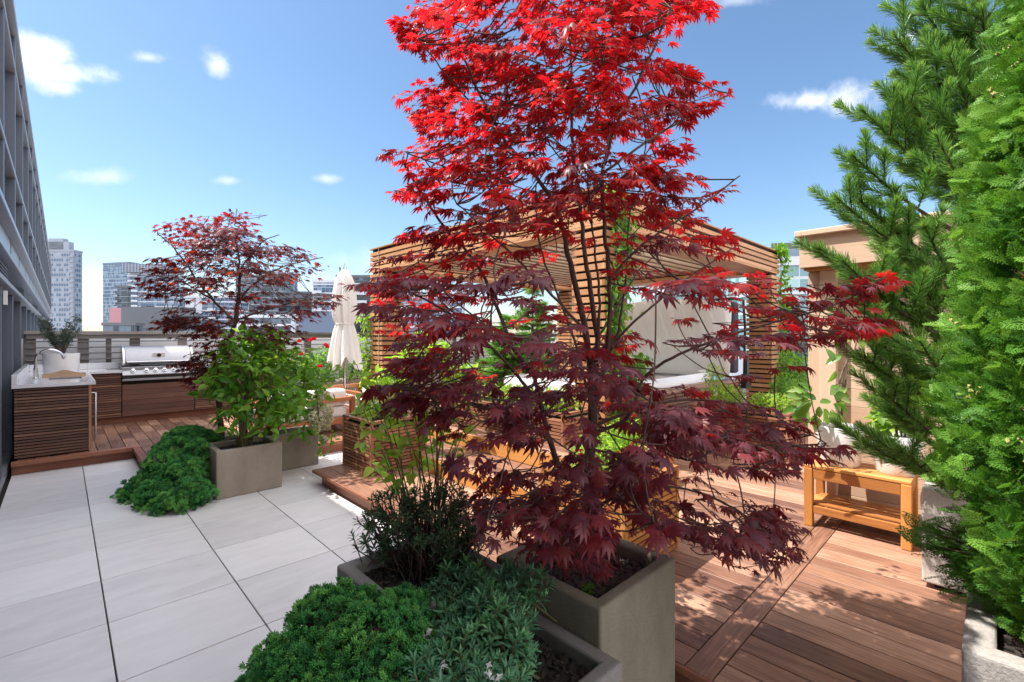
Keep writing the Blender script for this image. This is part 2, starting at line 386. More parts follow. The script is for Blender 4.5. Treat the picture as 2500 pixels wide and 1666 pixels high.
# rear deck by the kitchen and sofas
planks(mb, -.36, .72, 7.60, 10.7, DZ - .025, DZ, joints=(8.2, 8.8, 9.4, 10))
planks(mb, .72, 12.5, 6.16, 10.7, DZ - .025, DZ, joints=(6.8, 7.4, 8.0, 8.6, 9.2, 9.8))
mb.build('deck', 'deck', kind='structure', bevel=.002, seg=1)
mb = MB()
mb.box(1.88, 1.90 - .002, -2.2, 4.95, DZ - .03, DZ + .001); mb.box(1.90, 2.9, 4.932, 4.952, DZ - .03, DZ + .001)
mb.box(1.955, 1.975, -2.2, 4.88, 0.0, DZ - .031); mb.box(1.98, 2.9, 4.86, 4.88, 0, DZ - .031)
mb.box(2.885, 2.90, 4.96, 6.07, 0.0, DZ - .026)
mb.box(-.40, .74, 7.50, 7.60 - .003, DZ - .045, DZ + .001); mb.box(.64, .72 - .003, 6.10, 7.50 - .002, DZ - .045, DZ + .001)
mb.box(.72, 2.9, 6.06, 6.16 - .003, DZ - .045, DZ + .001)
mb.box(-.40, .72, 7.56, 7.58, 0, DZ - .046, rnd=.05); mb.box(.70, .72, 6.14, 7.54, 0, DZ - .046, rnd=.05)
mb.box(.74, 2.88, 6.11, 6.13, 0, DZ - .046)
mb.build('deck_edging', 'deck_edge', kind='structure', bevel=.003, seg=2)
# steps up to the spa
mb = MB(); me_ = MB()
planks(mb, 2.72, 3.25, 2.15, 5.0, .275, .30, pitch=.135); planks(mb, 3.27, 4.2, 2.15, 5.0, .425, .45, pitch=.135)
me_.box(2.70, 2.718, 2.15, 5.0, DZ + .001, .301); me_.box(3.25, 3.268, 2.15, 5.0, .302, .451)
me_.box(2.72, 4.2, 2.13, 2.148, DZ + .001, .273); me_.box(3.27, 4.2, 2.13, 2.148, .301, .423)
mb.build('steps', 'deck', kind='structure', bevel=.002, seg=1); me_.build('step_risers', 'teak', kind='structure', bevel=.002, seg=1)

# ------------------------------------------------------------------ the building along the left edge
t = thing('office_building', 'long grey metal and glass building wall with upright fins rising beside the paving', 'building', (-.6, 10, 0))
XW = -.42; TOP = 5.38
wall = MB(); wall.box(-9, -.62, -3, 38, -30, TOP - .02); wall.build('wall', 'facade', t)
levels = [0.12, 2.06, 2.44, 2.80, 3.54, 4.86, TOP]
bays = [-1.1 + 1.62 * i for i in range(25)]
for i, y in enumerate(bays[:-1]):
    for (a, b) in ((.12, 2.04), (2.86, 3.52), (3.58, 4.84)):
        if i % 2 and b > 3.5 and a < 3.5: pass
        w = MB(); w.box(-.605, -.585, y + .10, y + 1.52, a, b, rnd=random.random())
        w.build('window', 'facglass', t)
fin = MB()
for y in bays:
    fin.box(-.58, XW, y - .055, y + .055, 2.80, TOP - .05); fin.box(-.58, XW - .02, y - .06, y + .06, .10, 2.06)
    fin.box(-.58, XW - .07, y + .76, y + .80, 2.82, TOP - .05)
    fin.box(-.58, XW - .09, y + .76, y + .80, .10, 2.06)
fin.build('fins', 'facade', t, bevel=.006, seg=1)
led = MB()
for z, h, d in ((2.06, .05, .035), (2.40, .05, .02), (2.74, .06, .05), (3.53, .045, .01), (4.85, .045, .01), (TOP - .07, .07, .03)):
    led.box(-.60, XW + d, -3, 38, z, z + h)
led.box(-.6, XW - .01, -3, 38, .0, .10)
led.build('ledges', 'facade_lt', t, bevel=.006, seg=1)
pan = MB()
for i, y in enumerate(bays[:-1]): pan.box(-.58, -.46, y + .07, y + 1.55, 2.455, 2.735, rnd=random.random())
pan.build('spandrel_panel', 'facade_lt', t)
for i in (4, 5, 8, 9, 12):
    lo = MB()
    for k in range(7): lo.bar((-.50, bays[i] + .1, 2.13 + k * .04), (-.50, bays[i] + 1.5, 2.13 + k * .04), .05, .008, up=(.5, 0, 1))
    lo.build('louvre_vent', 'facade_lt', t)
con = MB(); con.box(XW + .002, XW + .03, 6.86, 6.92, 1.86, 2.0); con.build('wall_lamp', 'white', t)

# ------------------------------------------------------------------ fence at the rear with white parapet beyond
fn = thing('slatted_fence', 'weathered grey wooden fence of thin horizontal slats closing the rear of the terrace', 'fence', (5, 10.5, DZ))
s = MB()
for k in range(13):
    z = .27 + k * .098
    for a, b in ((-.40, 2.6), (2.6, 5.6), (5.6, 8.6), (8.6, 12.4)): s.box(a + .002, b - .002, 10.46, 10.49, z, z + .018)
s.build('slat_panel', 'fence', fn)
s = MB()
for a, b in ((-.42, 2.0), (2.0, 5.0), (5.0, 8.2), (8.2, 12.4)): s.box(a + .002, b - .002, 10.38, 10.56, 1.575, 1.625)
s.box(-.40, 12.4, 10.45, 10.50, 1.50, 1.573)
s.build('top_rail', 'fence', fn, bevel=.004)
for k, x in enumerate([-.36, .26, .58, .93, 1.62, 2.4, 3.1, 3.9, 4.7, 5.5, 6.3, 7.1, 7.9, 8.7, 9.5, 10.3, 11.1, 11.9]):
    p = MB(); w = .035 if k == 2 else .07; p.box(x - w, x + w, 10.50, 10.57, DZ, 1.573); p.build('post', 'fence', fn)
pw = MB(); pw.box(-.5, 12.6, 10.85, 10.95, -1, 1.50)
one('parapet_wall', pw, 'membrane', 'smooth white parapet wall showing between the slats of the rear fence', 'wall')

# ------------------------------------------------------------------ outdoor kitchen
def handle(mb, a, b, r, off):
    a, b, off = Vector(a), Vector(b), Vector(off); mb.tube([a, a + off, b + off, b], r, 10)
KZ = 1.0
k = thing('sink_counter', 'white topped slatted wood sink counter standing against the grey building', 'kitchen counter', (0, 8.6, DZ))
b = MB(); b.box(-.36, .235, 7.645, 10.30, DZ + .02, KZ - .04); b.build('cabinet_body', 'dark', k)
b = MB(); slatbox(b, -.38, .235, 7.62, 9.66, DZ + .02, KZ - .042, pitch=.0345, gap=.011, faces='y'); b.build('front_slats', 'kitchen_wood', k)
b = MB(); b.box(.237, .262, 7.615, 7.70, DZ + .005, KZ - .042, rnd=.95); b.build('corner_trim', 'slat', k)
b = MB(); b.box(.237, .255, 7.71, 8.50, DZ + .02, KZ - .045)
slatbox(b, .237, .268, 8.52, 9.6, DZ + .02, KZ - .045, pitch=.0345, gap=.011, faces='X'); d = b.build('door', 'kitchen_wood', k)
b = MB(); handle(b, (.257, 7.80, KZ - .16), (.257, 7.80, DZ + .10), .0105, (.05, 0, 0)); b.build('door_handle', 'chrome', d, smooth='auto')
b = MB()
b.box(-.40, .30, 7.58, 8.20, KZ - .04, KZ); b.box(-.40, -.12, 8.20, 8.56, KZ - .04, KZ); b.box(.20, .30, 8.20, 8.56, KZ - .04, KZ)
b.box(-.40, .30, 8.56, 9.58, KZ - .04, KZ); b.box(-.40, .30, 9.58, 10.32, KZ - .04, KZ)
b.build('countertop', 'quartz', k)
b = MB(); b.box(-.40, -.355, 7.58, 10.32, KZ + .001, KZ + .115); b.box(-.354, .30, 10.275, 10.32, KZ + .001, KZ + .10); b.build('backsplash', 'quartz', k, bevel=.003)
b = MB(); b.box(-.12, .20, 8.20, 8.56, KZ - .17, KZ - .16)
b.box(-.12, -.11, 8.2, 8.56, KZ - .16, KZ - .002); b.box(.19, .2, 8.2, 8.56, KZ - .16, KZ - .002); b.box(-.11, .19, 8.2, 8.21, KZ - .16, KZ - .002); b.box(-.11, .19, 8.55, 8.56, KZ - .16, KZ - .002)
b.build('sink', 'steel', k)
f = MB(); fx, fy = -.235, 8.42
f.lathe([(.0, .001), (.032, .001), (.032, .012), (.024, .02), (.022, .14), (.0, .14)], (fx, fy, KZ), 16)
arc = [(fx, fy, KZ + .13), (fx, fy, KZ + .24)] + [(fx + .13 - .13 * math.cos(a), fy, KZ + .24 + .13 * math.sin(a)) for a in np.linspace(.15, 2.75, 12)]
e = arc[-1]; arc += [(e[0] + .012, fy, e[2] - .04)]
f.tube(arc, [.015] * (len(arc) - 2) + [.018, .018], 12)
one('faucet', f, 'chrome', 'arched satin steel faucet on the white sink counter', 'faucet', smooth='auto')
tr = thing('wooden_tray', 'flat wooden serving tray with a cut-out handle on the sink counter', 'tray', (.03, 8.72, KZ))
b = MB(); b.box(-.17, .23, 8.60, 8.86, KZ + .002, KZ + .012); b.build('base', 'tray', tr)
b = MB(); n = 12
for yy in (8.59, 8.86):
    vs = []; 
    for i in range(n + 1):
        u = i / n; x = -.18 + .42 * u; h = .035 + .045 * math.exp(-((u - .5) / .22) ** 2)
        vs += [(x, yy, KZ + .002), (x, yy, KZ + h), (x, yy + .012, KZ + h), (x, yy + .012, KZ + .002)]
    fs = []
    for i in range(n):
        for q in range(4): fs.append((i * 4 + q, i * 4 + (q + 1) % 4, (i + 1) * 4 + (q + 1) % 4, (i + 1) * 4 + q))
    b.add(vs, fs + [(0, 1, 2, 3), (n * 4 + 3, n * 4 + 2, n * 4 + 1, n * 4)])
b.box(-.182, -.17, 8.602, 8.86, KZ + .002, KZ + .04); b.box(.23, .242, 8.602, 8.86, KZ + .002, KZ + .04)
b.build('rim', 'tray', tr)

k = thing('grill_counter', 'dark slatted wood cabinet run that holds the steel grill before the fence', 'kitchen counter', (1.6, 10, DZ))
b = MB(); b.box(.24, 3.28, 9.70, 10.34, DZ + .1, KZ - .16); b.box(.30, .66, 9.70, 10.34, KZ - .159, KZ - .041); b.box(1.72, 3.28, 9.70, 10.34, KZ - .159, KZ - .041); b.build('cabinet_body', 'dark', k)
b = MB(); b.box(.24, 3.28, 9.74, 9.76, DZ + .002, DZ + .1, rnd=.1); b.build('toe_kick', 'deck_edge', k)
for (x0, x1, z1, pt, gp) in ((.27, .685, KZ - .045, .0345, .011), (.70, 1.66, KZ - .17, .085, .0035), (1.675, 2.4, KZ - .045, .0345, .011), (2.41, 3.27, KZ - .045, .0345, .011)):
    b = MB(); slatbox(b, x0, x1, 9.665, 9.9, DZ + .11, z1, pitch=pt, gap=gp, faces='y', th=.02); b.build('door', 'kitchen_wood', k)
b = MB(); b.box(.301, .69, 9.62, 10.34, KZ - .04, KZ); b.box(1.69, 3.30, 9.62, 10.34, KZ - .04, KZ); b.build('countertop', 'quartz', k, bevel=.003)
b = MB(); b.box(.302, .69, 10.29, 10.34, KZ + .001, KZ + .1); b.build('backsplash', 'quartz', k, bevel=.003)

g = thing('gas_grill', 'stainless steel gas grill with closed hood and round thermometer set in the counter', 'grill', (1.19, 9.95, KZ))
x0, x1 = .70, 1.68
b = MB(); b.box(x0, x1, 9.66, 10.32, KZ - .13, KZ + .045); b.build('firebox', 'steel', g, bevel=.006)
# hood: an extruded profile
prof = [(9.80, KZ + .075), (9.78, KZ + .10), (9.80, KZ + .17), (9.85, KZ + .26), (9.93, KZ + .335), (10.04, KZ + .375), (10.20, KZ + .37), (10.28, KZ + .30), (10.30, KZ + .075)]
def extrude(prof, xa, xb, mbx):
    n = len(prof); vs = [(xa, y, z) for y, z in prof] + [(xb, y, z) for y, z in prof]
    mbx.add(vs, [tuple(range(n))[::-1], tuple(range(n, 2 * n))] + [(i, (i + 1) % n, n + (i + 1) % n, n + i) for i in range(n)])
b = MB(); extrude(prof, x0 + .045, x1 - .045, b); hood = b.build('hood', 'steel', g, bevel=.006, smooth='auto')
for xa, xb in ((x0 + .01, x0 + .043), (x1 - .043, x1 - .01)):
    b = MB(); extrude([(9.785 if i < 1 else y - .012 * (i < 5), z + (.012 if i > 1 else 0)) for i, (y, z) in enumerate(prof)], xa, xb, b); b.build('hood_end', 'chrome', hood, bevel=.004)
b = MB(); handle(b, (x0 + .06, 9.79, KZ + .12), (x1 - .06, 9.79, KZ + .12), .013, (0, -.055, 0)); b.build('hood_handle', 'chrome', hood, smooth='auto')
b = MB(); b.bar((1.10, 9.806, KZ + .225), (1.27, 9.806, KZ + .225), .012, .075, up=(0, -.25, 1)); pl = b.build('thermometer_plate', 'white', hood, bevel=.003)
b = MB(); b.tube([(1.185, 9.80, KZ + .225), (1.185, 9.790, KZ + .222)], .03, 20); b.build('thermometer', 'blackmetal', hood, smooth='auto')
b = MB()
for i in range(30): b.bar((x0 + .06 + i * .03, 9.70, KZ + .052), (x0 + .06 + i * .03, 9.79, KZ + .056), .012, .012)
b.build('cooking_grate', 'blackmetal', g)
b = MB(); extrude([(9.60, KZ - .075), (9.70, KZ + .03), (9.70, KZ - .09), (9.60, KZ - .09)], x0 - .005, x1 + .005, b); b.build('control_panel', 'steel', g, bevel=.003)
b = MB(); b.box(x0 + .01, x1 - .01, 9.64, 9.66, KZ - .14, KZ - .092); b.build('drip_slot', 'blackmetal', g)
b = MB(); b.box(x0 - .005, x1 + .005, 9.61, 9.66, KZ - .175, KZ - .142); b.build('lower_trim', 'steel', g, bevel=.003)
for x in (.83, 1.0, 1.12, 1.24, 1.36, 1.53):
    c = Vector((x, 9.65, KZ - .022)); nn = Vector((0, -.725, .69))
    b = MB(); b.tube([c, c + nn * .012, c + nn * .014, c + nn * .04], [.034, .034, .026, .022], 18); b.build('knob', 'chrome', g, smooth='auto')
b = MB()
for i in range(3): b.tube([(.52 + .02 * i, 9.80, KZ + .012), (.66, 9.9 + .02 * i, KZ + .02)], .008, 8)
one('grill_tongs', b, 'steel', 'steel tongs lying beside the grill on the white counter', 'tongs', smooth='auto')

# ------------------------------------------------------------------ planters
def planter(x0, x1, y0, y1, z0, z1, mat, label, rim=.055, group='square fibreclay planters', soil=.05, bev=.012, foot=False):
    t = thing('planter', label, 'planter', ((x0 + x1) / 2, (y0 + y1) / 2, z0), group)
    zi = z1 - .16
    o = [(x0, y0), (x1, y0), (x1, y1), (x0, y1)]; i_ = [(x0 + rim, y0 + rim), (x1 - rim, y0 + rim), (x1 - rim, y1 - rim), (x0 + rim, y1 - rim)]
    vs = [(x, y, z0) for x, y in o] + [(x, y, z1) for x, y in o] + [(x, y, z1) for x, y in i_] + [(x, y, zi) for x, y in i_]
    fs = [(3, 2, 1, 0)] + [(a, (a + 1) % 4, 4 + (a + 1) % 4, 4 + a) for a in range(4)] + [(4 + a, 4 + (a + 1) % 4, 8 + (a + 1) % 4, 8 + a) for a in range(4)] \
        + [(8 + a, 8 + (a + 1) % 4, 12 + (a + 1) % 4, 12 + a) for a in range(4)] + [(12, 13, 14, 15)]
    b = MB(); b.add(vs, fs); b.build('pot', mat, t, bevel=bev, seg=3)
    # soil with a lumpy top
    b = MB(); n = 26; vs = []; fs = []
    for i in range(n + 1):
        for j in range(n + 1):
            x = x0 + rim + .002 + (x1 - x0 - 2 * rim - .004) * i / n; y = y0 + rim + .002 + (y1 - y0 - 2 * rim - .004) * j / n
            vs.append((x, y, z1 - soil + random.uniform(-.009, .009)))
    for i in range(n):
        for j in range(n): a = i * (n + 1) + j; fs.append((a, a + n + 1, a + n + 2, a + 1))
    b.add(vs, fs)
    for _ in range(260):     # bark chips
        p = Vector((random.uniform(x0 + rim + .02, x1 - rim - .02), random.uniform(y0 + rim + .02, y1 - rim - .02), z1 - soil + .006))
        a = random.uniform(0, 6.28); L = random.uniform(.01, .028); d = Vector((math.cos(a), math.sin(a), random.uniform(-.3, .5))) * L
        b.bar(p - d / 2, p + d / 2, .006, .004, rnd=random.random())
    b.build('soil', 'mulch', t)
    if foot:
        b = MB(); b.box(x0 + .05, x1 - .05, y0 + .05, y1 - .05, z0 - .03, z0 - .001); b.build('foot', 'dark', t)
    return t
def mulch():
    m, nt, N, L, b = nmat('bark_mulch'); r = attr(nt, 'rnd')
    rp = ramp(N, [(0, (.012, .009, .008)), (.6, (.035, .025, .02)), (.92, (.07, .05, .04)), (1, (.2, .17, .14))]); L.new(r.outputs['Fac'], rp.inputs[0])
    L.new(rp.outputs[0], b.inputs['Base Color']); b.inputs['Roughness'].default_value = .9
    return m
M['mulch'] = mulch()
M['planter_ol'] = plain('olive_taupe_fibreclay', (.27, .245, .18), .82, var=.09, scale=3, bump=.7, bscale=160, fine=.18, spec=.25, streak=.14)
planter(1.325, 1.865, .935, 1.475, 0, .615, 'planter_ol', 'tall square taupe planter holding the big red maple')
planter(.82, 1.32, 1.37, 1.90, 0, .60, 'planter_dk', 'grey planter with dark airy shrub and lime leaved stems, beside the maple planter')
planter(.77, 1.315, .84, 1.365, 0, .49, 'planter_dk', 'low grey planter in the foreground filled with juniper and white flowered shrub')
planter(1.045, 1.63, 5.08, 5.56, 0, .46, 'planter', 'taupe planter on the paving with leafy green shrub, next to the cascading juniper')
planter(1.20, 2.235, 5.67, 6.05, 0, .42, 'planter', 'long taupe planter behind the leafy one, with cream hydrangea heads')
planter(.62, 1.02, 5.55, 5.95, 0, .40, 'planter_dk', 'planter buried under the cascading dark green juniper')
planter(3.45, 4.02, -.30, .285, .18, .705, 'stucco', 'pale stucco planter right of the teak bench with the pine in it', foot=True, rim=.06)
planter(1.93, 2.55, -.62, .07, DZ + .002, .62, 'stucco_g', 'rough grey stucco planter at the near deck edge under the arborvitae', rim=.075)
# slatted wooden planters on the deck
def slat_planter(x0, x1, y0, y1, z0, z1, label, mat='slat'):
    t = thing('slatted_planter', label, 'planter', ((x0 + x1) / 2, (y0 + y1) / 2, z0), 'slatted wooden planters')
    b = MB(); b.box(x0 + .02, x1 - .02, y0 + .02, y1 - .02, z0 + .002, z1 - .06); b.build('liner', 'dark', t)
    b = MB(); slatbox(b, x0, x1, y0, y1, z0 + .004, z1 - .03, pitch=.0345, gap=.0095, faces='xXyY'); b.build('slats', mat, t)
    b = MB(); w = .045
    b.box(x0 - .002, x1 + .002, y0 - .002, y0 + w, z1 - .028, z1); b.box(x0 - .002, x1 + .002, y1 - w, y1 + .002, z1 - .028, z1)
    b.box(x0 - .002, x0 + w, y0 + w, y1 - w, z1 - .028, z1); b.box(x1 - w, x1 + .002, y0 + w, y1 - w, z1 - .028, z1)
    for x, y in ((x0 - .004, y0 - .004), (x1 - .026, y0 - .004), (x0 - .004, y1 - .026), (x1 - .026, y1 - .026)): b.box(x, x + .03, y, y + .03, z0 + .002, z1 - .029)
    b.build('frame', mat, t, bevel=.002)
    b = MB(); b.box(x0 + .045, x1 - .045, y0 + .045, y1 - .045, z1 - .058, z1 - .045); b.build('soil', 'soil', t)
    return t
slat_planter(2.215, 2.86, 4.31, 4.96, DZ, .69, 'slatted wood planter on the deck corner with small leafy herbs on top')
slat_planter(2.30, 2.94, 1.46, 2.10, DZ, .69, 'slatted wood planter, golden sunlight put into its colour, standing directly behind the big maple planter', 'teak')  # lighter wood here: the gold of sunlight is put into the colour
slat_planter(5.76, 6.40, 1.58, 2.72, DZ, .68, 'slatted wood planter between the spa and the timber shed')
slat_planter(3.55, 4.12, 2.95, 5.0, .45, .78, 'long slatted wood planter at the top of the steps before the spa')

# ------------------------------------------------------------------ pergola
t = thing('pergola', 'cedar slatted pergola with four square posts and louvred roof over the spa', 'pergola', (6.9, 5.4, DZ))
PX0, PX1, PY0, PY1, PZ, PB = 4.12, 9.85, 2.86, 8.05, 3.13, 2.72
W = .44
for x, y in ((PX0, PY0), (PX0, PY1 - W), (PX1 - W, PY0), (PX1 - W, PY1 - W)):
    b = MB(); slatbox(b, x, x + W, y, y + W, DZ, PB - .01, pitch=.088, gap=.027, th=.035); p = b.build('post', 'cedar', t)
    b = MB(); b.box(x + .036, x + W - .036, y + .036, y + W - .036, DZ, PB - .012); b.build('post_core', 'dark', p)
for nm, (xa, xb, ya, yb) in (('l', (PX0, PX0 + W, PY0, PY1)), ('r', (PX1 - W, PX1, PY0, PY1)), ('f', (PX0 + W, PX1 - W, PY0, PY0 + W)), ('b', (PX0 + W, PX1 - W, PY1 - W, PY1))):
    b = MB(); slatbox(b, xa, xb, ya, yb, PB + .028, PZ, pitch=.088, gap=.026, th=.035, faces='xXyY' if nm in 'lr' else 'yY')
    b.box(xa + .001, xb - .001, ya + .001, yb - .001, PB, PB + .024)
    b.box(xa - .01, xb + .01, ya - .01, yb + .01, PZ + .001 + (.022 if nm in 'fb' else 0), PZ + .021 + (.022 if nm in 'fb' else 0), rnd=.3) if nm in 'lr' else b.box(xa + .012, xb - .012, ya - .01, yb + .01, PZ + .001, PZ + .021, rnd=.3)
    p = b.build('beam', 'cedar', t)
    b = MB(); b.box(xa + .036, xb - .036, ya + .036, yb - .036, PB + .03, PZ - .002); b.build('beam_core', 'dark', p)
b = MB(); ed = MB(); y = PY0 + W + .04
while y < PY1 - W - .30:
    za = 2.93; c = [(y, za), (y + .175, za - .080), (y + .175, za - .058), (y, za + .022)]; r_ = random.random(); off = random.random() * 40
    vs = [(xx, yy, zz) for xx in (PX0 + W, PX1 - W) for yy, zz in c]
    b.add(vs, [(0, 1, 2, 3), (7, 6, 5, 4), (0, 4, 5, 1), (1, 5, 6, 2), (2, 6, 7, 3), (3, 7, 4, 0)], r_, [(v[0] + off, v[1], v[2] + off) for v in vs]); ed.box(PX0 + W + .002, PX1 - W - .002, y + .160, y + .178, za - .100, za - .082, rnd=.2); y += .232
b.build('louvres', 'joist', t); ed.build('louvre_shade_lines', 'kitchen_wood', t)  # dark strips added under the blades draw the shade between louvres
b = MB()
b.bar((PX0 + W + .8, PY0 + W, 2.965), (PX0 + W + .8, PY1 - W, 2.965), .05, .03); b.bar((PX1 - W - .8, PY0 + W, 2.965), (PX1 - W - .8, PY1 - W, 2.965), .05, .03)
b.build('louvre_rail', 'cedar', t)
for q_ in ((PX0 - .012, PY1 - W + .1), (PX0 + .2, PY0 - .012)):
    b = MB(); b.tube([(*q_, PZ), (*q_, .3)], .006, 6); b.build('support_cord', 'rope', t)

# ------------------------------------------------------------------ spa
t = thing('swim_spa', 'white acrylic hot tub sunk in a slatted wood cabinet beneath the pergola', 'hot tub', (6.4, 4.1, DZ))
SX0, SX1, SY0, SY1, SZ = 4.62, 8.35, 3.0, 5.3, .80
b = MB(); slatbox(b, SX0, SX1, SY0, SY1, DZ, SZ - .03, pitch=.052, gap=.012, th=.022, faces='yxXY'); b.build('cabinet_slats', 'tub_slat', t)
b = MB(); b.box(SX0 + .023, SX1 - .023, SY0 + .023, SY1 - .023, DZ, .5); b.box(SX0 + .023, SX1 - .023, SY0 + .023, SY0 + .03, .5, SZ - .04); b.box(SX0 + .023, SX0 + .03, SY0 + .03, SY1 - .023, .5, SZ - .04); b.build('cabinet_body', 'dark', t)
b = MB()
for k_ in range(4): b.box(SX0 - .02, SX1 + .02, SY0 - .02 + k_ * .075, SY0 + .05 + k_ * .075, SZ - .027, SZ)
b.build('cap_boards', 'deck', t, bevel=.003)
# shell: ring with a scalloped bowl
b = MB(); n = 96; vs = []; fs = []
cx_, cy_, hx, hy = (SX0 + SX1) / 2, (SY0 + .29 + SY1) / 2, (SX1 - SX0) / 2 - .02, (SY1 - SY0 - .29) / 2
prof = [(1.0, 0.0), (1.0, .12), (.985, .14), (.90, .13), (.86, .06), (.80, -.05), (.62, -.10), (.58, -.28), (.2, -.3)]
for r_, z in prof:
    for k_ in range(n):
        a = 2 * math.pi * k_ / n; e = 5.5
        cxx = abs(math.cos(a)) ** (2 / e) * (1 if math.cos(a) >= 0 else -1); syy = abs(math.sin(a)) ** (2 / e) * (1 if math.sin(a) >= 0 else -1)
        w = r_ * (1 + (.035 * math.sin(a * 9) if .55 < r_ < .9 else 0))
        vs.append((cx_ + hx * w * cxx, cy_ + hy * w * syy, SZ + z))
for i in range(len(prof) - 1):
    for k_ in range(n): fs.append((i * n + k_, i * n + (k_ + 1) % n, (i + 1) * n + (k_ + 1) % n, (i + 1) * n + k_))
fs.append(tuple((len(prof) - 1) * n + k_ for k_ in range(n)))
b.add(vs, fs); b.build('shell', 'acrylic', t, smooth='auto')
def water():
    m, nt, N, L, b = nmat('spa_water'); b.inputs['Base Color'].default_value = (.55, .72, .76, 1); b.inputs['Roughness'].default_value = .03
    nz = N.new("ShaderNodeTexNoise"); nz.inputs['Scale'].default_value = 5; bp = N.new("ShaderNodeBump"); bp.inputs['Strength'].default_value = .2; bp.inputs['Distance'].default_value = .02
    L.new(nz.outputs['Fac'], bp.inputs['Height']); L.new(bp.outputs[0], b.inputs['Normal']); return m
M['water'] = water()
b = MB(); b.lathe([(0, 0), (.001, 0)], (cx_, cy_, SZ - .07), 4); b.v = []; b.f = []; b.r = []; b.g = []
b.box(cx_ - hx * .80, cx_ + hx * .80, cy_ - hy * .82, cy_ + hy * .82, SZ - .09, SZ - .075); b.build('water', 'water', t)
for i, (x, y) in enumerate(((SX0 + .55, SY0 + .42), (SX1 - .5, SY0 + .42), (SX0 + .16, 4.3))):
    b = MB(); b.box(x - .12, x + .12, y - .07, y + .07, SZ + .125, SZ + .165); b.build('headrest' if i else 'control_pad', 'darkcanvas' if not i else 'acrylic', t, bevel=.015, seg=3)
b = MB(); b.box(7.12, 7.26, SY0 - .03, SY0 - .002, .60, .74); b.build('vent_cover', 'chrome', t, bevel=.005)
# folded cover standing on the far end
cv = thing('spa_cover', 'pale grey vinyl spa cover folded up and held standing by black arms', 'cover', (8.1, 4.1, SZ))
b = MB(); ny_, nz_ = 24, 18; vs = []; fs = []; g = []
y0c, y1c, z0c, z1c = 3.05, 5.5, .86, 2.22
for side in (0, 1):
    for i in range(ny_ + 1):
        for j in range(nz_ + 1):
            u = i / ny_; v = j / nz_
            sag = .05 * math.sin(math.pi * v) + .02 * math.sin(5 * v + 3 * u) + .008 * math.sin(6 * u + 2 * v)
            edge = 1 - .03 * (2 * abs(v - .5)) ** 6
            y = (y0c + y1c) / 2 + (u - .5) * (y1c - y0c) * edge; z = z0c + (z1c - z0c) * v - .10 * (u - .5) ** 2 * 4 * v
            thick = .05 * (1 - max(2 * abs(u - .5), 2 * abs(v - .5)) ** 8 * .8)
            vs.append((7.95 + .28 * (1 - v) * .2 - sag + (thick if side else -thick) + v * .1, y, z))
m_ = (ny_ + 1) * (nz_ + 1)
for i in range(ny_):
    for j in range(nz_):
        a = i * (nz_ + 1) + j; q = (a, a + 1, a + nz_ + 2, a + nz_ + 1); fs.append(q); fs.append(tuple(m_ + x for x in q[::-1]))
for i in range(ny_):
    for j in (0, nz_):
        a = i * (nz_ + 1) + j; c = a + nz_ + 1; fs.append((a, c, m_ + c, m_ + a) if j == 0 else (c, a, m_ + a, m_ + c))
for j in range(nz_):
    for i in (0, ny_):
        a = i * (nz_ + 1) + j; c = a + 1; fs.append((c, a, m_ + a, m_ + c) if i == 0 else (a, c, m_ + c, m_ + a))
b.add(vs, fs); b.build('cover_panel', 'vinyl', cv, smooth=True)
b = MB(); b.box(8.10, 8.28, 3.02, 5.4, .92, 2.12); b.build('cover_underside', 'darkcanvas', cv, bevel=.04, seg=3)
b = MB(); b.tube([(8.36, 2.97, .72), (8.38, 2.96, 1.7), (8.30, 2.96, 2.15), (8.2, 3.1, 2.18), (8.2, 5.4, 2.18)], .022, 10)
b.box(8.25, 8.48, 2.90, 2.98, .66, .90); b.box(8.33, 8.42, 2.91, 2.97, .9, 1.25); b.build('lift_arm', 'blackmetal', cv, smooth='auto')

# ------------------------------------------------------------------ sofas
def sofa(x0, x1, y0, y1, label, back='Y'):
    t = thing('outdoor_sofa', label, 'sofa', ((x0 + x1) / 2, (y0 + y1) / 2, DZ), 'sofas on the rear deck')
    b = MB(); h = .66
    for xa in (x0, x1 - .07): 
        for ya in (y0, y1 - .07): b.box(xa, xa + .07, ya, ya + .07, DZ + .001, h)
    for xa in (x0, x1 - .07): b.box(xa + .001, xa + .069, y0 + .071, y1 - .071, h - .06, h - .001); b.box(xa + .001, xa + .069, y0 + .071, y1 - .071, DZ + .13, DZ + .22)
    for ya in (y0, y1 - .07): b.box(x0 + .071, x1 - .071, ya + .001, ya + .069, h - .06, h - .001); b.box(x0 + .071, x1 - .071, ya + .001, ya + .069, DZ + .13, DZ + .22)
    b.box(x0 + .072, x1 - .072, y0 + .072, y1 - .072, DZ + .18, DZ + .2)
    b.build('frame', 'redwood', t, bevel=.006)
    n = max(1, round((x1 - x0) / .65)); w = (x1 - x0 - .16) / n
    for i in range(n):
        b = MB(); b.box(x0 + .08 + i * w + .004, x0 + .08 + (i + 1) * w - .004, y0 + .085, y1 - .085, DZ + .205, DZ + .37); b.build('seat_cushion', 'cushion', t, bevel=.04, seg=4, smooth='auto')
        b = MB(); b.box(x0 + .08 + i * w + .01, x0 + .08 + (i + 1) * w - .01, y0 + .09, y0 + .27, DZ + .375, DZ + .62); b.build('back_cushion', 'cushion', t, bevel=.05, seg=4, smooth='auto')
    return t
sofa(1.80, 3.12, 6.55, 7.30, 'wood framed sofa with white cushions beyond the hydrangea planter')
sofa(3.35, 4.05, 6.75, 8.3, 'white cushioned sofa section next to the left pergola post')

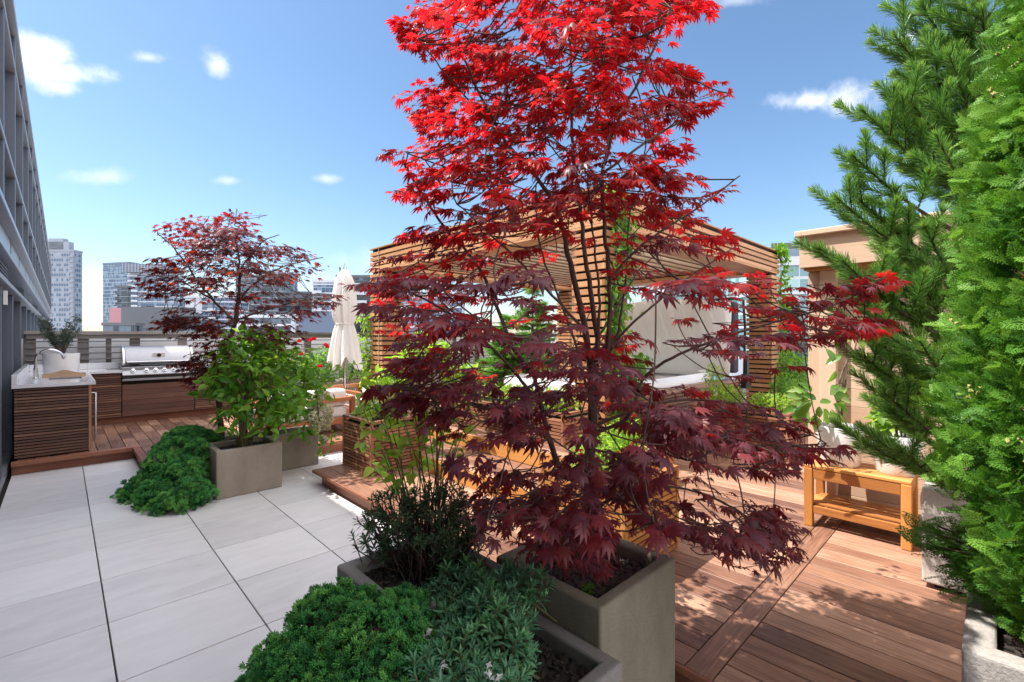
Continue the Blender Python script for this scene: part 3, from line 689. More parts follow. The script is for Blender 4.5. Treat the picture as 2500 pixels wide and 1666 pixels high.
# ------------------------------------------------------------------ umbrellas
def umbrella(x, y, z0, ztop, zlow, r, mat, label, base_z, folds=9, waist=.55):
    t = thing('closed_umbrella', label, 'umbrella', (x, y, base_z))
    b = MB(); b.tube([(x, y, base_z), (x, y, ztop + .02)], .022, 12); b.build('pole', 'chrome' if mat == 'canvas' else 'blackmetal', t, smooth='auto')
    if mat == 'canvas':
        b = MB(); b.tube([(x + .045, y - .01, base_z + .3), (x + .045, y - .01, ztop - .4)], .006, 6); b.build('crank_cord', 'rope', t)
    b = MB(); b.lathe([(0, 0), (.24, 0), (.25, .03), (.22, .06), (.05, .08), (.04, .2), (0, .2)], (x, y, base_z + .002), 24); b.build('base', 'chrome', t, smooth='auto')
    b = MB(); b.tube([(x, y, ztop), (x, y, ztop + .05), (x, y, ztop + .13)], [.03, .02, .006], 10)
    for a in range(3): b.tube([(x - .07 + .025 * a, y + .03 * a, ztop - .12), (x - .1 + .025 * a, y + .03 * a, ztop + .04)], .006, 5)
    b.build('finial', 'chrome', t, smooth='auto')
    b = MB(); n = folds * 8; rows = 26; vs = []; fs = []
    for j in range(rows + 1):
        v = j / rows
        if v < .12: R = r * (.20 + .45 * (v / .12) ** .7)
        elif v < waist: R = r * (.65 + .17 * math.sin((v - .12) / (waist - .12) * math.pi * .9))
        elif v < waist + .06: R = r * (.58 + .02)
        else: R = r * (.62 + .48 * ((v - waist - .06) / (1 - waist - .06)) ** .8)
        for k in range(n):
            a = 2 * math.pi * k / n
            fold = (math.cos(a * folds + .5 * math.sin(3 * v)) ) * (.14 + .16 * v) * (1 if not (waist < v < waist + .06) else .6)
            q = R * (1 + fold) * (1 + .08 * math.sin(a * 2 + 1 + v * 3))
            hem = (.05 * math.sin(a * folds) + .07 * math.sin(a * 3 + .7)) * max(0, (v - .8) / .2)
            vs.append((x + q * math.cos(a), y + q * math.sin(a), ztop - (ztop - zlow) * v + hem))
    for j in range(rows):
        for k in range(n): fs.append((j * n + k, (j + 1) * n + k, (j + 1) * n + (k + 1) % n, j * n + (k + 1) % n))
    fs.append(tuple(range(n))[::-1] if False else tuple(range(n)))
    b.add(vs, fs); c = b.build('canopy', mat, t, smooth=True)
    b = MB(); zz = ztop - (ztop - zlow) * (waist + .03)
    b.tube([(x + r * .70 * math.cos(a), y + r * .70 * math.sin(a), zz + .01 * math.sin(a * 5)) for a in np.linspace(0, 2 * math.pi, 25)], .008, 6); b.build('tie_strap', mat, c)
    return t
c = P(842, 820, 8.0)
umbrella(c.x, c.y, DZ, 2.68, 1.08, .205, 'canvas', 'closed cream canvas umbrella standing behind the white sofa cushions', DZ)
c = P(884, 820, 16.0)
umbrella(c.x, c.y, 0, 2.2, 1.45, .34, 'darkcanvas', 'small closed charcoal umbrella on a neighbouring terrace beyond the fence', -.6, waist=.7)

# planters by the rear fence
def long_planter(x0, x1, y0, y1, z1, label): return planter(x0, x1, y0, y1, DZ + .002, z1, 'planter', label, rim=.03, group='planters along the rear fence')
long_planter(3.55, 4.30, 9.45, 9.95, .60, 'taupe planter of red roses against the rear fence')
long_planter(4.36, 5.35, 9.45, 9.95, .62, 'taupe planter behind the umbrella with glossy green shrubs')
long_planter(5.42, 6.6, 9.45, 9.95, .62, 'taupe planter by the fence seen between the left pergola post and the spa')

# ------------------------------------------------------------------ teak bench and pots, shed
t = thing('bench', 'small orange teak bench with a slatted lower shelf holding the white pots', 'bench', (4.12, .67, DZ), )
bx0, bx1, by0, by1, bz = 3.955, 4.335, .375, .985, .60
b = MB()
for i in range(5): y0_ = 0; b.box(bx0 + .004 + i * .076, bx0 + .070 + i * .076, by0 + .002, by1 - .002, bz - .022, bz)
b.build('seat', 'teak', t, bevel=.005)
for x in (bx0, bx1 - .055):
    for y in (by0, by1 - .055):
        b = MB(); b.box(x, x + .055, y, y + .055, DZ + .001, bz - .0235); b.build('leg', 'teak', t, bevel=.005)
b = MB()
for x in (bx0 + .008, bx1 - .034): b.box(x, x + .026, by0 + .056, by1 - .056, bz - .10, bz - .024); b.box(x, x + .026, by0 + .056, by1 - .056, DZ + .10, DZ + .155)
for y in (by0 + .008, by1 - .034): b.box(bx0 + .056, bx1 - .056, y, y + .026, bz - .10, bz - .024); b.box(bx0 + .056, bx1 - .056, y, y + .026, DZ + .1, DZ + .155)
b.build('rails', 'teak', t, bevel=.004)
b = MB()
for i in range(5): b.box(bx0 + .036 + i * .062, bx0 + .09 + i * .062, by0 + .036, by1 - .036, DZ + .157, DZ + .172)
b.build('shelf', 'teak', t, bevel=.003)
def pot(name, x, y, z, r0, r1, h, label, lip=.012, group='white pots'):
    t = thing(name, label, 'pot', (x, y, z), group)
    b = MB(); b.lathe([(0, .001), (r0 * .92, .001), (r0, .02), (r0 + (r1 - r0) * .5, h * .5), (r1, h - .012), (r1 - .004, h), (r1 - lip, h), (r1 - lip - .004, h - .05), (0, h - .05)], (x, y, z), 48)
    b.build('pot', 'white', t, smooth='auto')
    b = MB(); n = 20; b.lathe([(0, 0)] + [((r1 - lip - .006) * i / 6, random.uniform(-.004, .004)) for i in range(1, 7)], (x, y, z + h - .035), 28); b.build('soil', 'mulch', t)
    return t
pot('white_pot', 4.15, .80, bz, .125, .152, .285, 'glazed white pot on the teak bench with the tall bent rubber plant')
pot('white_pot', 4.16, .475, bz, .115, .15, .27, 'glazed white pot on the teak bench with lime green leaves, half behind the pine')
pot('white_pot', .00, 9.2, KZ + .002, .185, .195, .30, 'white cylinder pot on the kitchen counter with the small olive tree')

t = thing('timber_shed', 'pale timber shed wall with corner post and flat roof fascia behind the teak bench', 'shed', (5.4, -.8, DZ))
WX, WYc = 4.47, 1.07; ZT = 2.07
b = MB(); z = DZ + .003
while z < ZT: b.box(WX, WX + .02, -2.8, WYc - .06, z, min(z + .137, ZT)); z += .14
z = DZ + .003
while z < ZT: b.box(WX + .021, 6.8, WYc - .08, WYc - .061, z, min(z + .137, ZT)); z += .14
b.build('wall_boards', 'shed', t, bevel=.002, seg=1)
b = MB(); b.box(WX + .021, 6.8, -2.8, WYc - .082, DZ, ZT - .01); b.build('wall_core', 'dark', t)
b = MB(); b.box(WX - .085, WX - .002, WYc - .20, WYc - .09, DZ + .002, ZT, rnd=.8); b.box(WX - .045, WX - .002, WYc - .088, WYc, DZ + .002, ZT - .002, rnd=.55); b.box(WX - .001, WX + .1, WYc - .055, WYc, DZ + .002, ZT - .002, rnd=.55); b.build('corner_post', 'shed', t, bevel=.004)
b = MB(); b.box(WX - .22, WX - .195, -2.8, WYc + .02, ZT + .02, ZT + .265, rnd=.45); b.box(WX - .194, 6.9, WYc - .005, WYc + .02, ZT + .02, ZT + .265, rnd=.7)
b.build('fascia', 'shed', t, bevel=.003)
b = MB(); b.box(WX - .194, 6.9, -2.8, WYc - .006, ZT + .001, ZT + .03, rnd=.1); b.build('soffit', 'teak', t)
b = MB(); b.box(WX - .26, 7.0, -2.8, WYc + .045, ZT + .266, ZT + .31, rnd=.9); b.build('roof_cap', 'shed', t, bevel=.006)
b = MB(); b.lathe([(.05, 0), (.05, .04), (.03, .06), (0, .06)], (5.6, .6, ZT + .31), 12); b.build('roof_vent', 'facade_lt', t, smooth='auto')

# ------------------------------------------------------------------ city beyond
M['tower_wall'] = plain('pale_concrete', (.22, .25, .30), .8, var=.05, scale=.05)
M['tower_grey'] = plain('grey_panels', (.075, .085, .10), .6, var=.1, scale=.08)
M['tower_white'] = plain('white_panels', (.42, .45, .50), .6, var=.04, scale=.1)
M['tower_blue'] = plain('blue_grey_panels', (.085, .12, .18), .6, var=.06, scale=.1)
M['tower_pink'] = plain('pink_render', (.33, .17, .19), .8, var=.05)
M['gl_pale'] = glassgrid('pale_curtain_wall', (.05, .085, .14), (.18, .23, .29), (1.6, 1.6, 3.2), (.24, .27, .32), .1, fw=.16)
M['gl_blue'] = glassgrid('blue_curtain_wall', (.035, .075, .13), (.12, .18, .25), (1.5, 1.5, 3.4), (.20, .25, .31), .08)
M['gl_dark'] = glassgrid('dark_curtain_wall', (.015, .028, .04), (.07, .11, .15), (1.5, 1.5, 3.0), (.06, .075, .09), .08, fw=.1)
M['gl_teal'] = glassgrid('teal_curtain_wall', (.13, .24, .26), (.26, .40, .41), (1.3, 1.3, 3.6), (.40, .45, .47), .15, fw=.07)
def tower(name, x0, x1, yt, dist, body, glass, label, depth=None, yaw=0, bands=3.2, band_mat=None, balc=None, roofbox=None, gx=(.0, 1.0), slab=.25, cap=1.0, rows=True):
    """a far building: solid core, one glazed skin per face, projecting floor slabs, roof parapet"""
    a, c = P(x0, yt, dist), P(x1, yt, dist); w = (c - a).length; zt = a.z; dp = depth or w * .3
    r = Vector((SA, -CA, 0)); fwd = Vector((CA, SA, 0)); mid = (a + c) / 2 + fwd * dp / 2
    t = thing(name, label, 'building', (mid.x, mid.y, -32)); t.rotation_euler = (0, 0, math.atan2(r.y, r.x) + rad(yaw))
    ORG[t.name] = Vector((0, 0, 0)); hz = zt + 32
    def bx(nm, mat, *A, par=t, **k):
        b = MB(); b.box(*A); o = b.build(nm, mat, par, **k); return o
    W_, D_ = w / 2, dp / 2
    bx('walls', body, -W_, W_, -D_, D_, 0, hz - cap * .2)
    gx0 = -W_ + gx[0] * w; gx1 = -W_ + gx[1] * w
    bx('glazing', glass, gx0 + .3, gx1 - .3, -D_ - .12, D_ + .12, 0, hz - cap); bx('glazing', glass, -W_ - .12, W_ + .12, -D_ + .6, D_ - .6, 0, hz - cap)
    bx('roof_parapet', body, -W_ - .3, W_ + .3, -D_ - .3, D_ + .3, hz - cap + .05, hz)
    if slab:
        b = MB(); z = 20.0
        while z < hz - cap - .5:
            b.box(gx0 - .25, gx1 + .25, -D_ - .35, -D_ - .125, z, z + slab); b.box(-W_ - .35, -W_ - .125, -D_, D_, z, z + slab); b.box(W_ + .125, W_ + .35, -D_, D_, z, z + slab); z += bands
        b.build('floor_slabs', band_mat or body, t)
    if balc:
        for (bx0, bx1) in balc:
            z = 20.0
            while z < 31: z += bands
            while z < hz - cap - 1:
                b = MB(); b.box(-W_ + bx0 * w, -W_ + bx1 * w, -D_ - 1.5, -D_ - .36, z, z + .22); b.box(-W_ + bx0 * w, -W_ + bx1 * w, -D_ - 1.5, -D_ - 1.42, z + .22, z + 1.1); z += bands; b.build('balcony', band_mat or body, t)
    if roofbox:
        for (u0, u1, h) in roofbox: bx('roof_plant_room', body, -W_ + u0 * w, -W_ + u1 * w, -D_ * .6, D_ * .6, hz + .01, hz + h)
    return t
tower('apartment_tower', 106, 180, 610, 300, 'tower_wall', 'gl_pale', 'tall pale apartment tower with stepped top just beyond the end of the metal facade', balc=[(.93, 1.04)], roofbox=[(.0, .78, 5.4), (.1, .6, 7.5)], gx=(.05, .9), slab=.5)
tower('glass_tower', 244, 326, 641, 420, 'tower_blue', 'gl_blue', 'blue glass skyscraper with a slanting roof edge, second tower from the metal facade', yaw=-14, slab=.35, band_mat='tower_wall', cap=1.5)
tower('apartment_block', 281, 312, 697, 260, 'tower_grey', 'gl_dark', 'narrow dark glazed block with balconies before the blue skyscraper', balc=[(0, .35)], slab=.3, band_mat='tower_wall')
tb = tower('apartment_block', 318, 415, 668, 300, 'tower_white', 'gl_blue', 'broad glass apartment block with pale vertical fins round its roof', balc=[(.0, .22)], slab=.5, yaw=10, cap=1)
b = MB()
_w = (P(318, 668, 300) - P(415, 668, 300)).length
hz = P(318, 668, 300).z + 32
for i in range(15): b.box(-_w / 2 + i * _w / 14.5, -_w / 2 + i * _w / 14.5 + .5, -_w * .4 - .2, _w * .4, hz + .01, hz + 5.3)
b.box(-_w / 2, _w / 2, -_w * .38, _w * .38, hz + .01, hz + 4.6); b.build('roof_screen', 'tower_wall', tb)
tower('low_building', 272, 345, 752, 150, 'tower_pink', 'gl_dark', 'low building with a pink wall before the glass towers', slab=0, gx=(.75, 1), cap=5)
tower('low_building', 300, 445, 750, 140, 'tower_grey', 'gl_dark', 'dark grey windowless box building above the fence', slab=0, gx=(.85, 1), cap=6.5, roofbox=[(.25, .35, .5)])
tower('low_building', 252, 330, 788, 120, 'tower_grey', 'gl_dark', 'low dark building with small windows just over the fence top, below the pink wall', slab=.2, cap=.8)
tower('low_building', 420, 478, 765, 120, 'tower_grey', 'gl_dark', 'short dark grey building beside the windowless grey box', slab=0, cap=.8)
tower('apartment_tower', 388, 447, 700, 350, 'tower_wall', 'gl_blue', 'slim pale tower peeking between the finned glass block and the small maple', slab=.4)
tower('apartment_tower', 690, 722, 668, 380, 'tower_blue', 'gl_blue', 'far blue tower above the right side of the small maple crown', slab=.4)
tower('apartment_block', 452, 585, 722, 170, 'tower_white', 'gl_blue', 'white walled block with a blank side wall behind the small maple', gx=(.3, 1), slab=.5, balc=[(.45, .6)])
tower('apartment_block', 572, 700, 672, 230, 'tower_grey', 'gl_dark', 'dark glass block rising behind the middle of the small maple crown', slab=.3, band_mat='tower_wall', yaw=-8)
tower('apartment_block', 680, 756, 712, 190, 'tower_grey', 'gl_dark', 'dark balconied block between the small maple and the cream umbrella', balc=[(.1, .9)], slab=.3)
tower('apartment_block', 578, 720, 768, 120, 'tower_white', 'gl_dark', 'lower white framed block with dark glazing behind the small maple trunk', slab=.6, gx=(.1, .95), cap=.9)
tower('low_building', 735, 826, 769, 90, 'tower_blue', 'gl_dark', 'plain blue grey box building left of the cream umbrella', slab=0, gx=(.99, 1.0), cap=8)
tower('apartment_block', 764, 826, 684, 170, 'tower_white', 'gl_blue', 'white framed apartment block directly left of the cream umbrella top', slab=.5, balc=[(.05, .4)])
tower('apartment_block', 822, 912, 672, 175, 'tower_grey', 'gl_dark', 'dark apartment block with pale balconies between umbrella and pergola post', slab=.4, band_mat='tower_white', balc=[(.35, .85)])
tower('apartment_block', 955, 1130, 716, 150, 'tower_white', 'gl_blue', 'white and grey block seen through the pergola by its left post', slab=.6, balc=[(.2, .45)])
tower('apartment_block', 1640, 1845, 640, 60, 'tower_white', 'gl_teal', 'teal glazed block seen under the pergola roof beside its right post', slab=.3, cap=.6, depth=14)
tt = tower('office_block', 1868, 2060, 627, 50, 'tower_white', 'gl_teal', 'teal glass office block with grey roof screen between pergola and timber shed', slab=.25, cap=1.0, yaw=-6, depth=12, bands=3.6)
_w = (P(1868, 627, 50) - P(2060, 627, 50)).length; hz = P(1868, 627, 50).z + 32
b = MB()
for i in range(9): b.box(-_w / 2 + 1.2, _w / 2, -5.5, -5.4, hz + .02 + i * .13, hz + .1 + i * .13)
b.box(-_w / 2 + 1.9, _w / 2, -5.0, -4.9, hz + 1.1, hz + 1.7)
b.build('roof_screen', 'tower_grey', tt)
b = MB(); c = P(1930, 760, 24); b.box(c.x - 4, c.x + 6, c.y - .2, c.y + .2, -3, c.z)
b = MB(); b.bar(P(1780, 900, 26) - Vector((0, 0, 3)), P(2100, 900, 26) - Vector((0, 0, 3)), .3, 7.2)
one('terrace_wall', b, 'tower_white', 'white terrace wall of the neighbouring building behind the blue spruce', 'wall')
# ------------------------------------------------------------------ leaves: templates (unit length along x, normal z) and a scatterer
def leaf_tmpl(stations, fold=.12, droop=.15):
    """stations: (t, half width); pointed ends have width 0"""
    v = []; f = []; prev = None
    for t, w in stations:
        z = -droop * t * t
        if w == 0: cur = [len(v)]; v.append((t, 0, z))
        else: cur = [len(v), len(v) + 1, len(v) + 2]; v += [(t, w, z + fold * w), (t, 0, z - fold * w * .3), (t, -w, z + fold * w)]
        if prev is not None:
            if len(prev) == 1 and len(cur) == 3: f += [(prev[0], cur[1], cur[0]), (prev[0], cur[2], cur[1])]
            elif len(prev) == 3 and len(cur) == 3: f += [(prev[0], prev[1], cur[1]), (prev[0], cur[1], cur[0]), (prev[1], prev[2], cur[2]), (prev[1], cur[2], cur[1])]
            elif len(prev) == 3 and len(cur) == 1: f += [(prev[0], prev[1], cur[0]), (prev[1], prev[2], cur[0])]
        prev = cur
    return np.array(v, float), np.array(f, int)
def maple_tmpl(droop=.28):
    v = [(0, 0, 0)]; f = []
    for a, L, w in ((0, 1.0, .135), (30, .95, .13), (-30, .95, .13), (62, .78, .11), (-62, .78, .11), (100, .50, .075), (-100, .50, .075)):
        w *= .92; a = rad(a); ca, sa = math.cos(a), math.sin(a)
        def pt(r, s, up=0): x = r * ca - s * sa; y = r * sa + s * ca; return (x, y, up - droop * r * r)
        o = len(v)
        v += [pt(.33 * L, w * .85, .0), pt(.36 * L, 0, .025), pt(.33 * L, -w * .85, .0), pt(.58 * L, w * 1.12, -.01), pt(.62 * L, 0, .02), pt(.58 * L, -w * 1.12, -.01), pt(L, 0, -.07)]
        f += [(0, o + 1, o), (0, o + 2, o + 1), (o, o + 1, o + 4), (o, o + 4, o + 3), (o + 1, o + 2, o + 5), (o + 1, o + 5, o + 4), (o + 3, o + 4, o + 6), (o + 4, o + 5, o + 6)]
    return np.array(v, float), np.array(f, int)
T_MAPLE = maple_tmpl(.22); T_MAPLE2 = maple_tmpl(.50)
T_OVATE = leaf_tmpl([(0, 0), (.18, .16), (.45, .27), (.75, .17), (1, 0)], .35, .35)
T_HEART = leaf_tmpl([(0, 0), (.06, .22), (.3, .36), (.65, .24), (1, 0)], .3, .3)
T_LANCE = leaf_tmpl([(0, 0), (.3, .09), (.65, .11), (1, 0)], .4, .25)
T_SMALL = leaf_tmpl([(0, 0), (.45, .22), (1, 0)], .3, .1)
T_NEEDLE = (np.array([(0, .5, 0), (0, -.5, 0), (1, 0, -.03)], float), np.array([(0, 1, 2)]))
def strips(segs):
    """flat tapered strips (x0,y0,x1,y1,w) in the leaf plane, as two triangles each"""
    v = []; f = []
    for x0, y0, x1, y1, w in segs:
        d = np.array([x1 - x0, y1 - y0]); L = np.linalg.norm(d); n = np.array([-d[1], d[0]]) / L * w / 2; o = len(v)
        zz = random.uniform(-.03, .03)
        v += [(x0 + n[0], y0 + n[1], zz), (x0 - n[0], y0 - n[1], zz), (x1 - n[0] * .55, y1 - n[1] * .55, zz + .03), (x1 + n[0] * .55, y1 + n[1] * .55, zz + .03)]
        f += [(o, o + 1, o + 2), (o, o + 2, o + 3)]
    v = np.array(v, float); v[:, 2] -= .18 * (v[:, 0] ** 2 + .6 * v[:, 1] ** 2)
    return v, np.array(f, int)
def thuja_tmpl():
    s = [(0, 0, .95, 0, .045)]
    for i in range(6):
        t = .10 + .14 * i; L = .46 * (1 - t * .72)
        for sg in (1, -1):
            a = rad(40) * sg; x1 = t + L * math.cos(a); y1 = L * math.sin(a); s.append((t, 0, x1, y1, .042))
            for k in (.42, .8):
                bx, by = t + (x1 - t) * k, y1 * k; l2 = L * .42 * (1.1 - k * .6)
                for s2 in (rad(8) * sg, rad(72) * sg): s.append((bx, by, bx + l2 * math.cos(s2), by + l2 * math.sin(s2), .045))
    return strips(s)
T_THUJA = thuja_tmpl()
def tuft_tmpl(n=9, spread=.9, w=.13):
    """a little brush of stubby scale-leaved shoots round the x axis"""
    v = []; f = []
    for i in range(n):
        a = 2.4 * i; q = spread * math.sqrt((i + .3) / n); L = 1 - .25 * q
        d = np.array([math.cos(q), math.sin(q) * math.cos(a), math.sin(q) * math.sin(a)]); s = np.cross(d, [.3, .2, .9]); s /= np.linalg.norm(s); u = np.cross(s, d)
        o = len(v); b0 = d * .12
        for k in range(3):
            t = 2.09 * k; v.append(tuple(b0 + (s * math.cos(t) + u * math.sin(t)) * w * .35))
        for k in range(3):
            t = 2.09 * k + .5; v.append(tuple(d * L * .72 + (s * math.cos(t) + u * math.sin(t)) * w * .5))
        v.append(tuple(d * L))
        for k in range(3):
            k2 = (k + 1) % 3; f += [(o + k, o + k2, o + 3 + k2), (o + k, o + 3 + k2, o + 3 + k), (o + 3 + k, o + 3 + k2, o + 6)]
    return np.array(v, float), np.array(f, int)
T_TUFT = tuft_tmpl(6, .8, .2)

def unit(a): return a / np.maximum(np.linalg.norm(a, axis=-1, keepdims=True), 1e-9)
class Leaves:
    def __init__(s): s.p = []; s.d = []; s.n = []; s.s = []; s.r = []; s.w = []
    def add(s, p, d, n, size, rnd=None, w=1.0):
        p = np.atleast_2d(np.asarray(p, float)); k = len(p)
        bc = lambda a: np.broadcast_to(np.asarray(a, float), (k, 3)) if np.ndim(a) <= 2 and np.shape(a)[-1:] == (3,) else None
        s.p.append(p); s.d.append(bc(d)); s.n.append(bc(n)); s.s.append(np.broadcast_to(np.asarray(size, float), (k,)))
        s.r.append(rng.random(k) if rnd is None else np.clip(np.broadcast_to(np.asarray(rnd, float), (k,)), 0, 1)); s.w.append(np.broadcast_to(np.asarray(w, float), (k,)))
    def build(s, name, tmpl, mat, parent, smooth=False, kind=None):
        p = np.concatenate(s.p); x = unit(np.concatenate(s.d)); n = np.concatenate(s.n); sz = np.concatenate(s.s); r = np.concatenate(s.r); w = np.concatenate(s.w)
        y = unit(np.cross(n, x)); z = np.cross(x, y)
        tv, tf = tmpl
        org = ORG.get(parent.name, Vector((0, 0, 0))) if parent else Vector((0, 0, 0))
        V = (p[:, None, :] + sz[:, None, None] * (tv[None, :, 0:1] * x[:, None, :] + tv[None, :, 1:2] * w[:, None, None] * y[:, None, :] + tv[None, :, 2:3] * z[:, None, :])).reshape(-1, 3) - np.array(org)
        N, m = len(p), len(tv)
        FI = (tf[None] + (np.arange(N) * m)[:, None, None]).reshape(-1)
        nf = N * len(tf)
        me = bpy.data.meshes.new(name); me.vertices.add(len(V)); me.vertices.foreach_set('co', V.astype(np.float32).ravel())
        me.loops.add(nf * 3); me.loops.foreach_set('vertex_index', FI.astype(np.int32))
        me.polygons.add(nf); me.polygons.foreach_set('loop_start', (np.arange(nf) * 3).astype(np.int32)); me.polygons.foreach_set('loop_total', np.full(nf, 3, np.int32))
        if smooth: me.polygons.foreach_set('use_smooth', np.ones(nf, bool))
        a = me.attributes.new('rnd', 'FLOAT', 'FACE'); a.data.foreach_set('value', np.repeat(r, len(tf)).astype(np.float32))
        me.update(); me.validate()
        o = bpy.data.objects.new(name, me); COL.objects.link(o); me.materials.append(M[mat])
        if parent: o.parent = parent; ORG[o.name] = org
        if kind: o['kind'] = kind
        return o
def rdir(k): return unit(rng.normal(size=(k, 3)))

# leaf tones: reflected and transmitted
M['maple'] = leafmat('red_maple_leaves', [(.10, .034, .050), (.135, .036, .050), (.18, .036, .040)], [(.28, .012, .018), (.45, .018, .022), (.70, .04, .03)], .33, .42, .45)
M['maple_hi'] = leafmat('upper_red_maple_leaves', [(.13, .012, .016), (.20, .018, .018), (.30, .03, .022)], [(.55, .010, .018), (.8, .018, .026), (1, .04, .03)], .52, .4, .4)  # redder, more translucent leaves, more of them towards the crown top
M['maple2'] = leafmat('small_maple_leaves', [(.030, .010, .016), (.055, .013, .018), (.10, .018, .018)], [(.14, .014, .012), (.30, .018, .014), (.75, .10, .02)], .4, .62, .15)
M['hyd'] = leafmat('hydrangea_leaves', [(.05, .15, .022), (.09, .23, .03), (.18, .34, .045)], [(.15, .42, .02), (.28, .6, .03), (.48, .75, .06)], .45)
M['lime'] = leafmat('lime_leaves', [(.10, .20, .03), (.18, .32, .04), (.30, .42, .06)], [(.3, .6, .03), (.45, .75, .05), (.65, .85, .10)], .5)
M['daph'] = leafmat('grey_green_leaves', [(.08, .22, .14), (.14, .34, .17), (.30, .60, .16)], [(.06, .2, .05), (.09, .3, .06), (.15, .42, .07)], .3, .42)
M['darkshrub'] = leafmat('dark_shrub_leaves', [(.04, .085, .045), (.065, .14, .055), (.12, .22, .07)], [(.05, .12, .03), (.08, .18, .04), (.1, .25, .05)], .25, .35, .5)
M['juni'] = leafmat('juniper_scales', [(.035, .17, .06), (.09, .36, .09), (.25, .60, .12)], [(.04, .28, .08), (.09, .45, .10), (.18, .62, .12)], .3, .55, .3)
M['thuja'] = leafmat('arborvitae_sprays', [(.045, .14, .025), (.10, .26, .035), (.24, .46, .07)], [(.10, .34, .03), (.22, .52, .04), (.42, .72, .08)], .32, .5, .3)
M['pine'] = leafmat('pine_needles', [(.06, .16, .045), (.15, .31, .06), (.40, .56, .12)], [(.08, .26, .05), (.18, .42, .06), (.4, .62, .09)], .26, .4, .4)
M['bspruce'] = leafmat('blue_spruce_needles', [(.06, .11, .11), (.10, .17, .17), (.16, .24, .23)], [(.08, .2, .16), (.1, .25, .2), (.14, .3, .24)], .2, .6, .3)
M['olive'] = leafmat('olive_leaves', [(.04, .06, .04), (.07, .10, .07), (.13, .17, .13)], [(.1, .18, .08), (.12, .2, .1), (.15, .25, .12)], .25, .5)
M['rubber'] = leafmat('glossy_rubber_leaves', [(.04, .12, .02), (.09, .22, .04), (.30, .42, .14)], [(.2, .45, .04), (.3, .6, .06), (.5, .7, .15)], .35, .2, .7)
M['cream'] = leafmat('cream_hydrangea_petals', [(.5, .52, .30), (.65, .62, .42), (.78, .72, .55)], [(.6, .6, .4), (.7, .65, .45), (.8, .7, .5)], .3, .7, .2)
M['rose'] = leafmat('red_rose_petals', [(.5, .008, .02), (.7, .012, .03), (.85, .03, .05)], [(.8, .02, .03), (.9, .03, .04), (1, .05, .06)], .3, .5, .2)
M['whitefl'] = leafmat('white_petals', [(.75, .74, .72), (.82, .82, .8), (.88, .88, .88)], [(.8, .8, .8), (.8, .8, .8), (.85, .85, .85)], .3, .6, .2)
M['brown'] = leafmat('inner_dead_twigs', [(.05, .025, .018), (.09, .045, .03), (.14, .08, .05)], [(.1, .05, .03), (.1, .05, .03), (.1, .05, .03)], .15, .8, .1)
UP = np.array([0, 0, 1.0])

def inside(poly, x, y):
    c = False; n = len(poly); j = n - 1
    for i in range(n):
        xi, yi = poly[i]; xj, yj = poly[j]
        if (yi > y) != (yj > y) and x < (xj - xi) * (y - yi) / (yj - yi) + xi: c = not c
        j = i
    return c
K = 1.0625
def bend(pts, n=6):
    """Catmull-Rom through 3D points"""
    pts = [Vector(p) for p in pts]; out = []
    for i in range(len(pts) - 1):
        p0 = pts[max(i - 1, 0)]; p1 = pts[i]; p2 = pts[i + 1]; p3 = pts[min(i + 2, len(pts) - 1)]
        for k in range(n):
            t = k / n; out.append(.5 * ((2 * p1) + (p2 - p0) * t + (2 * p0 - 5 * p1 + 4 * p2 - p3) * t * t + (3 * p1 - p0 - 3 * p2 + p3) * t ** 3))
    out.append(pts[-1]); return out

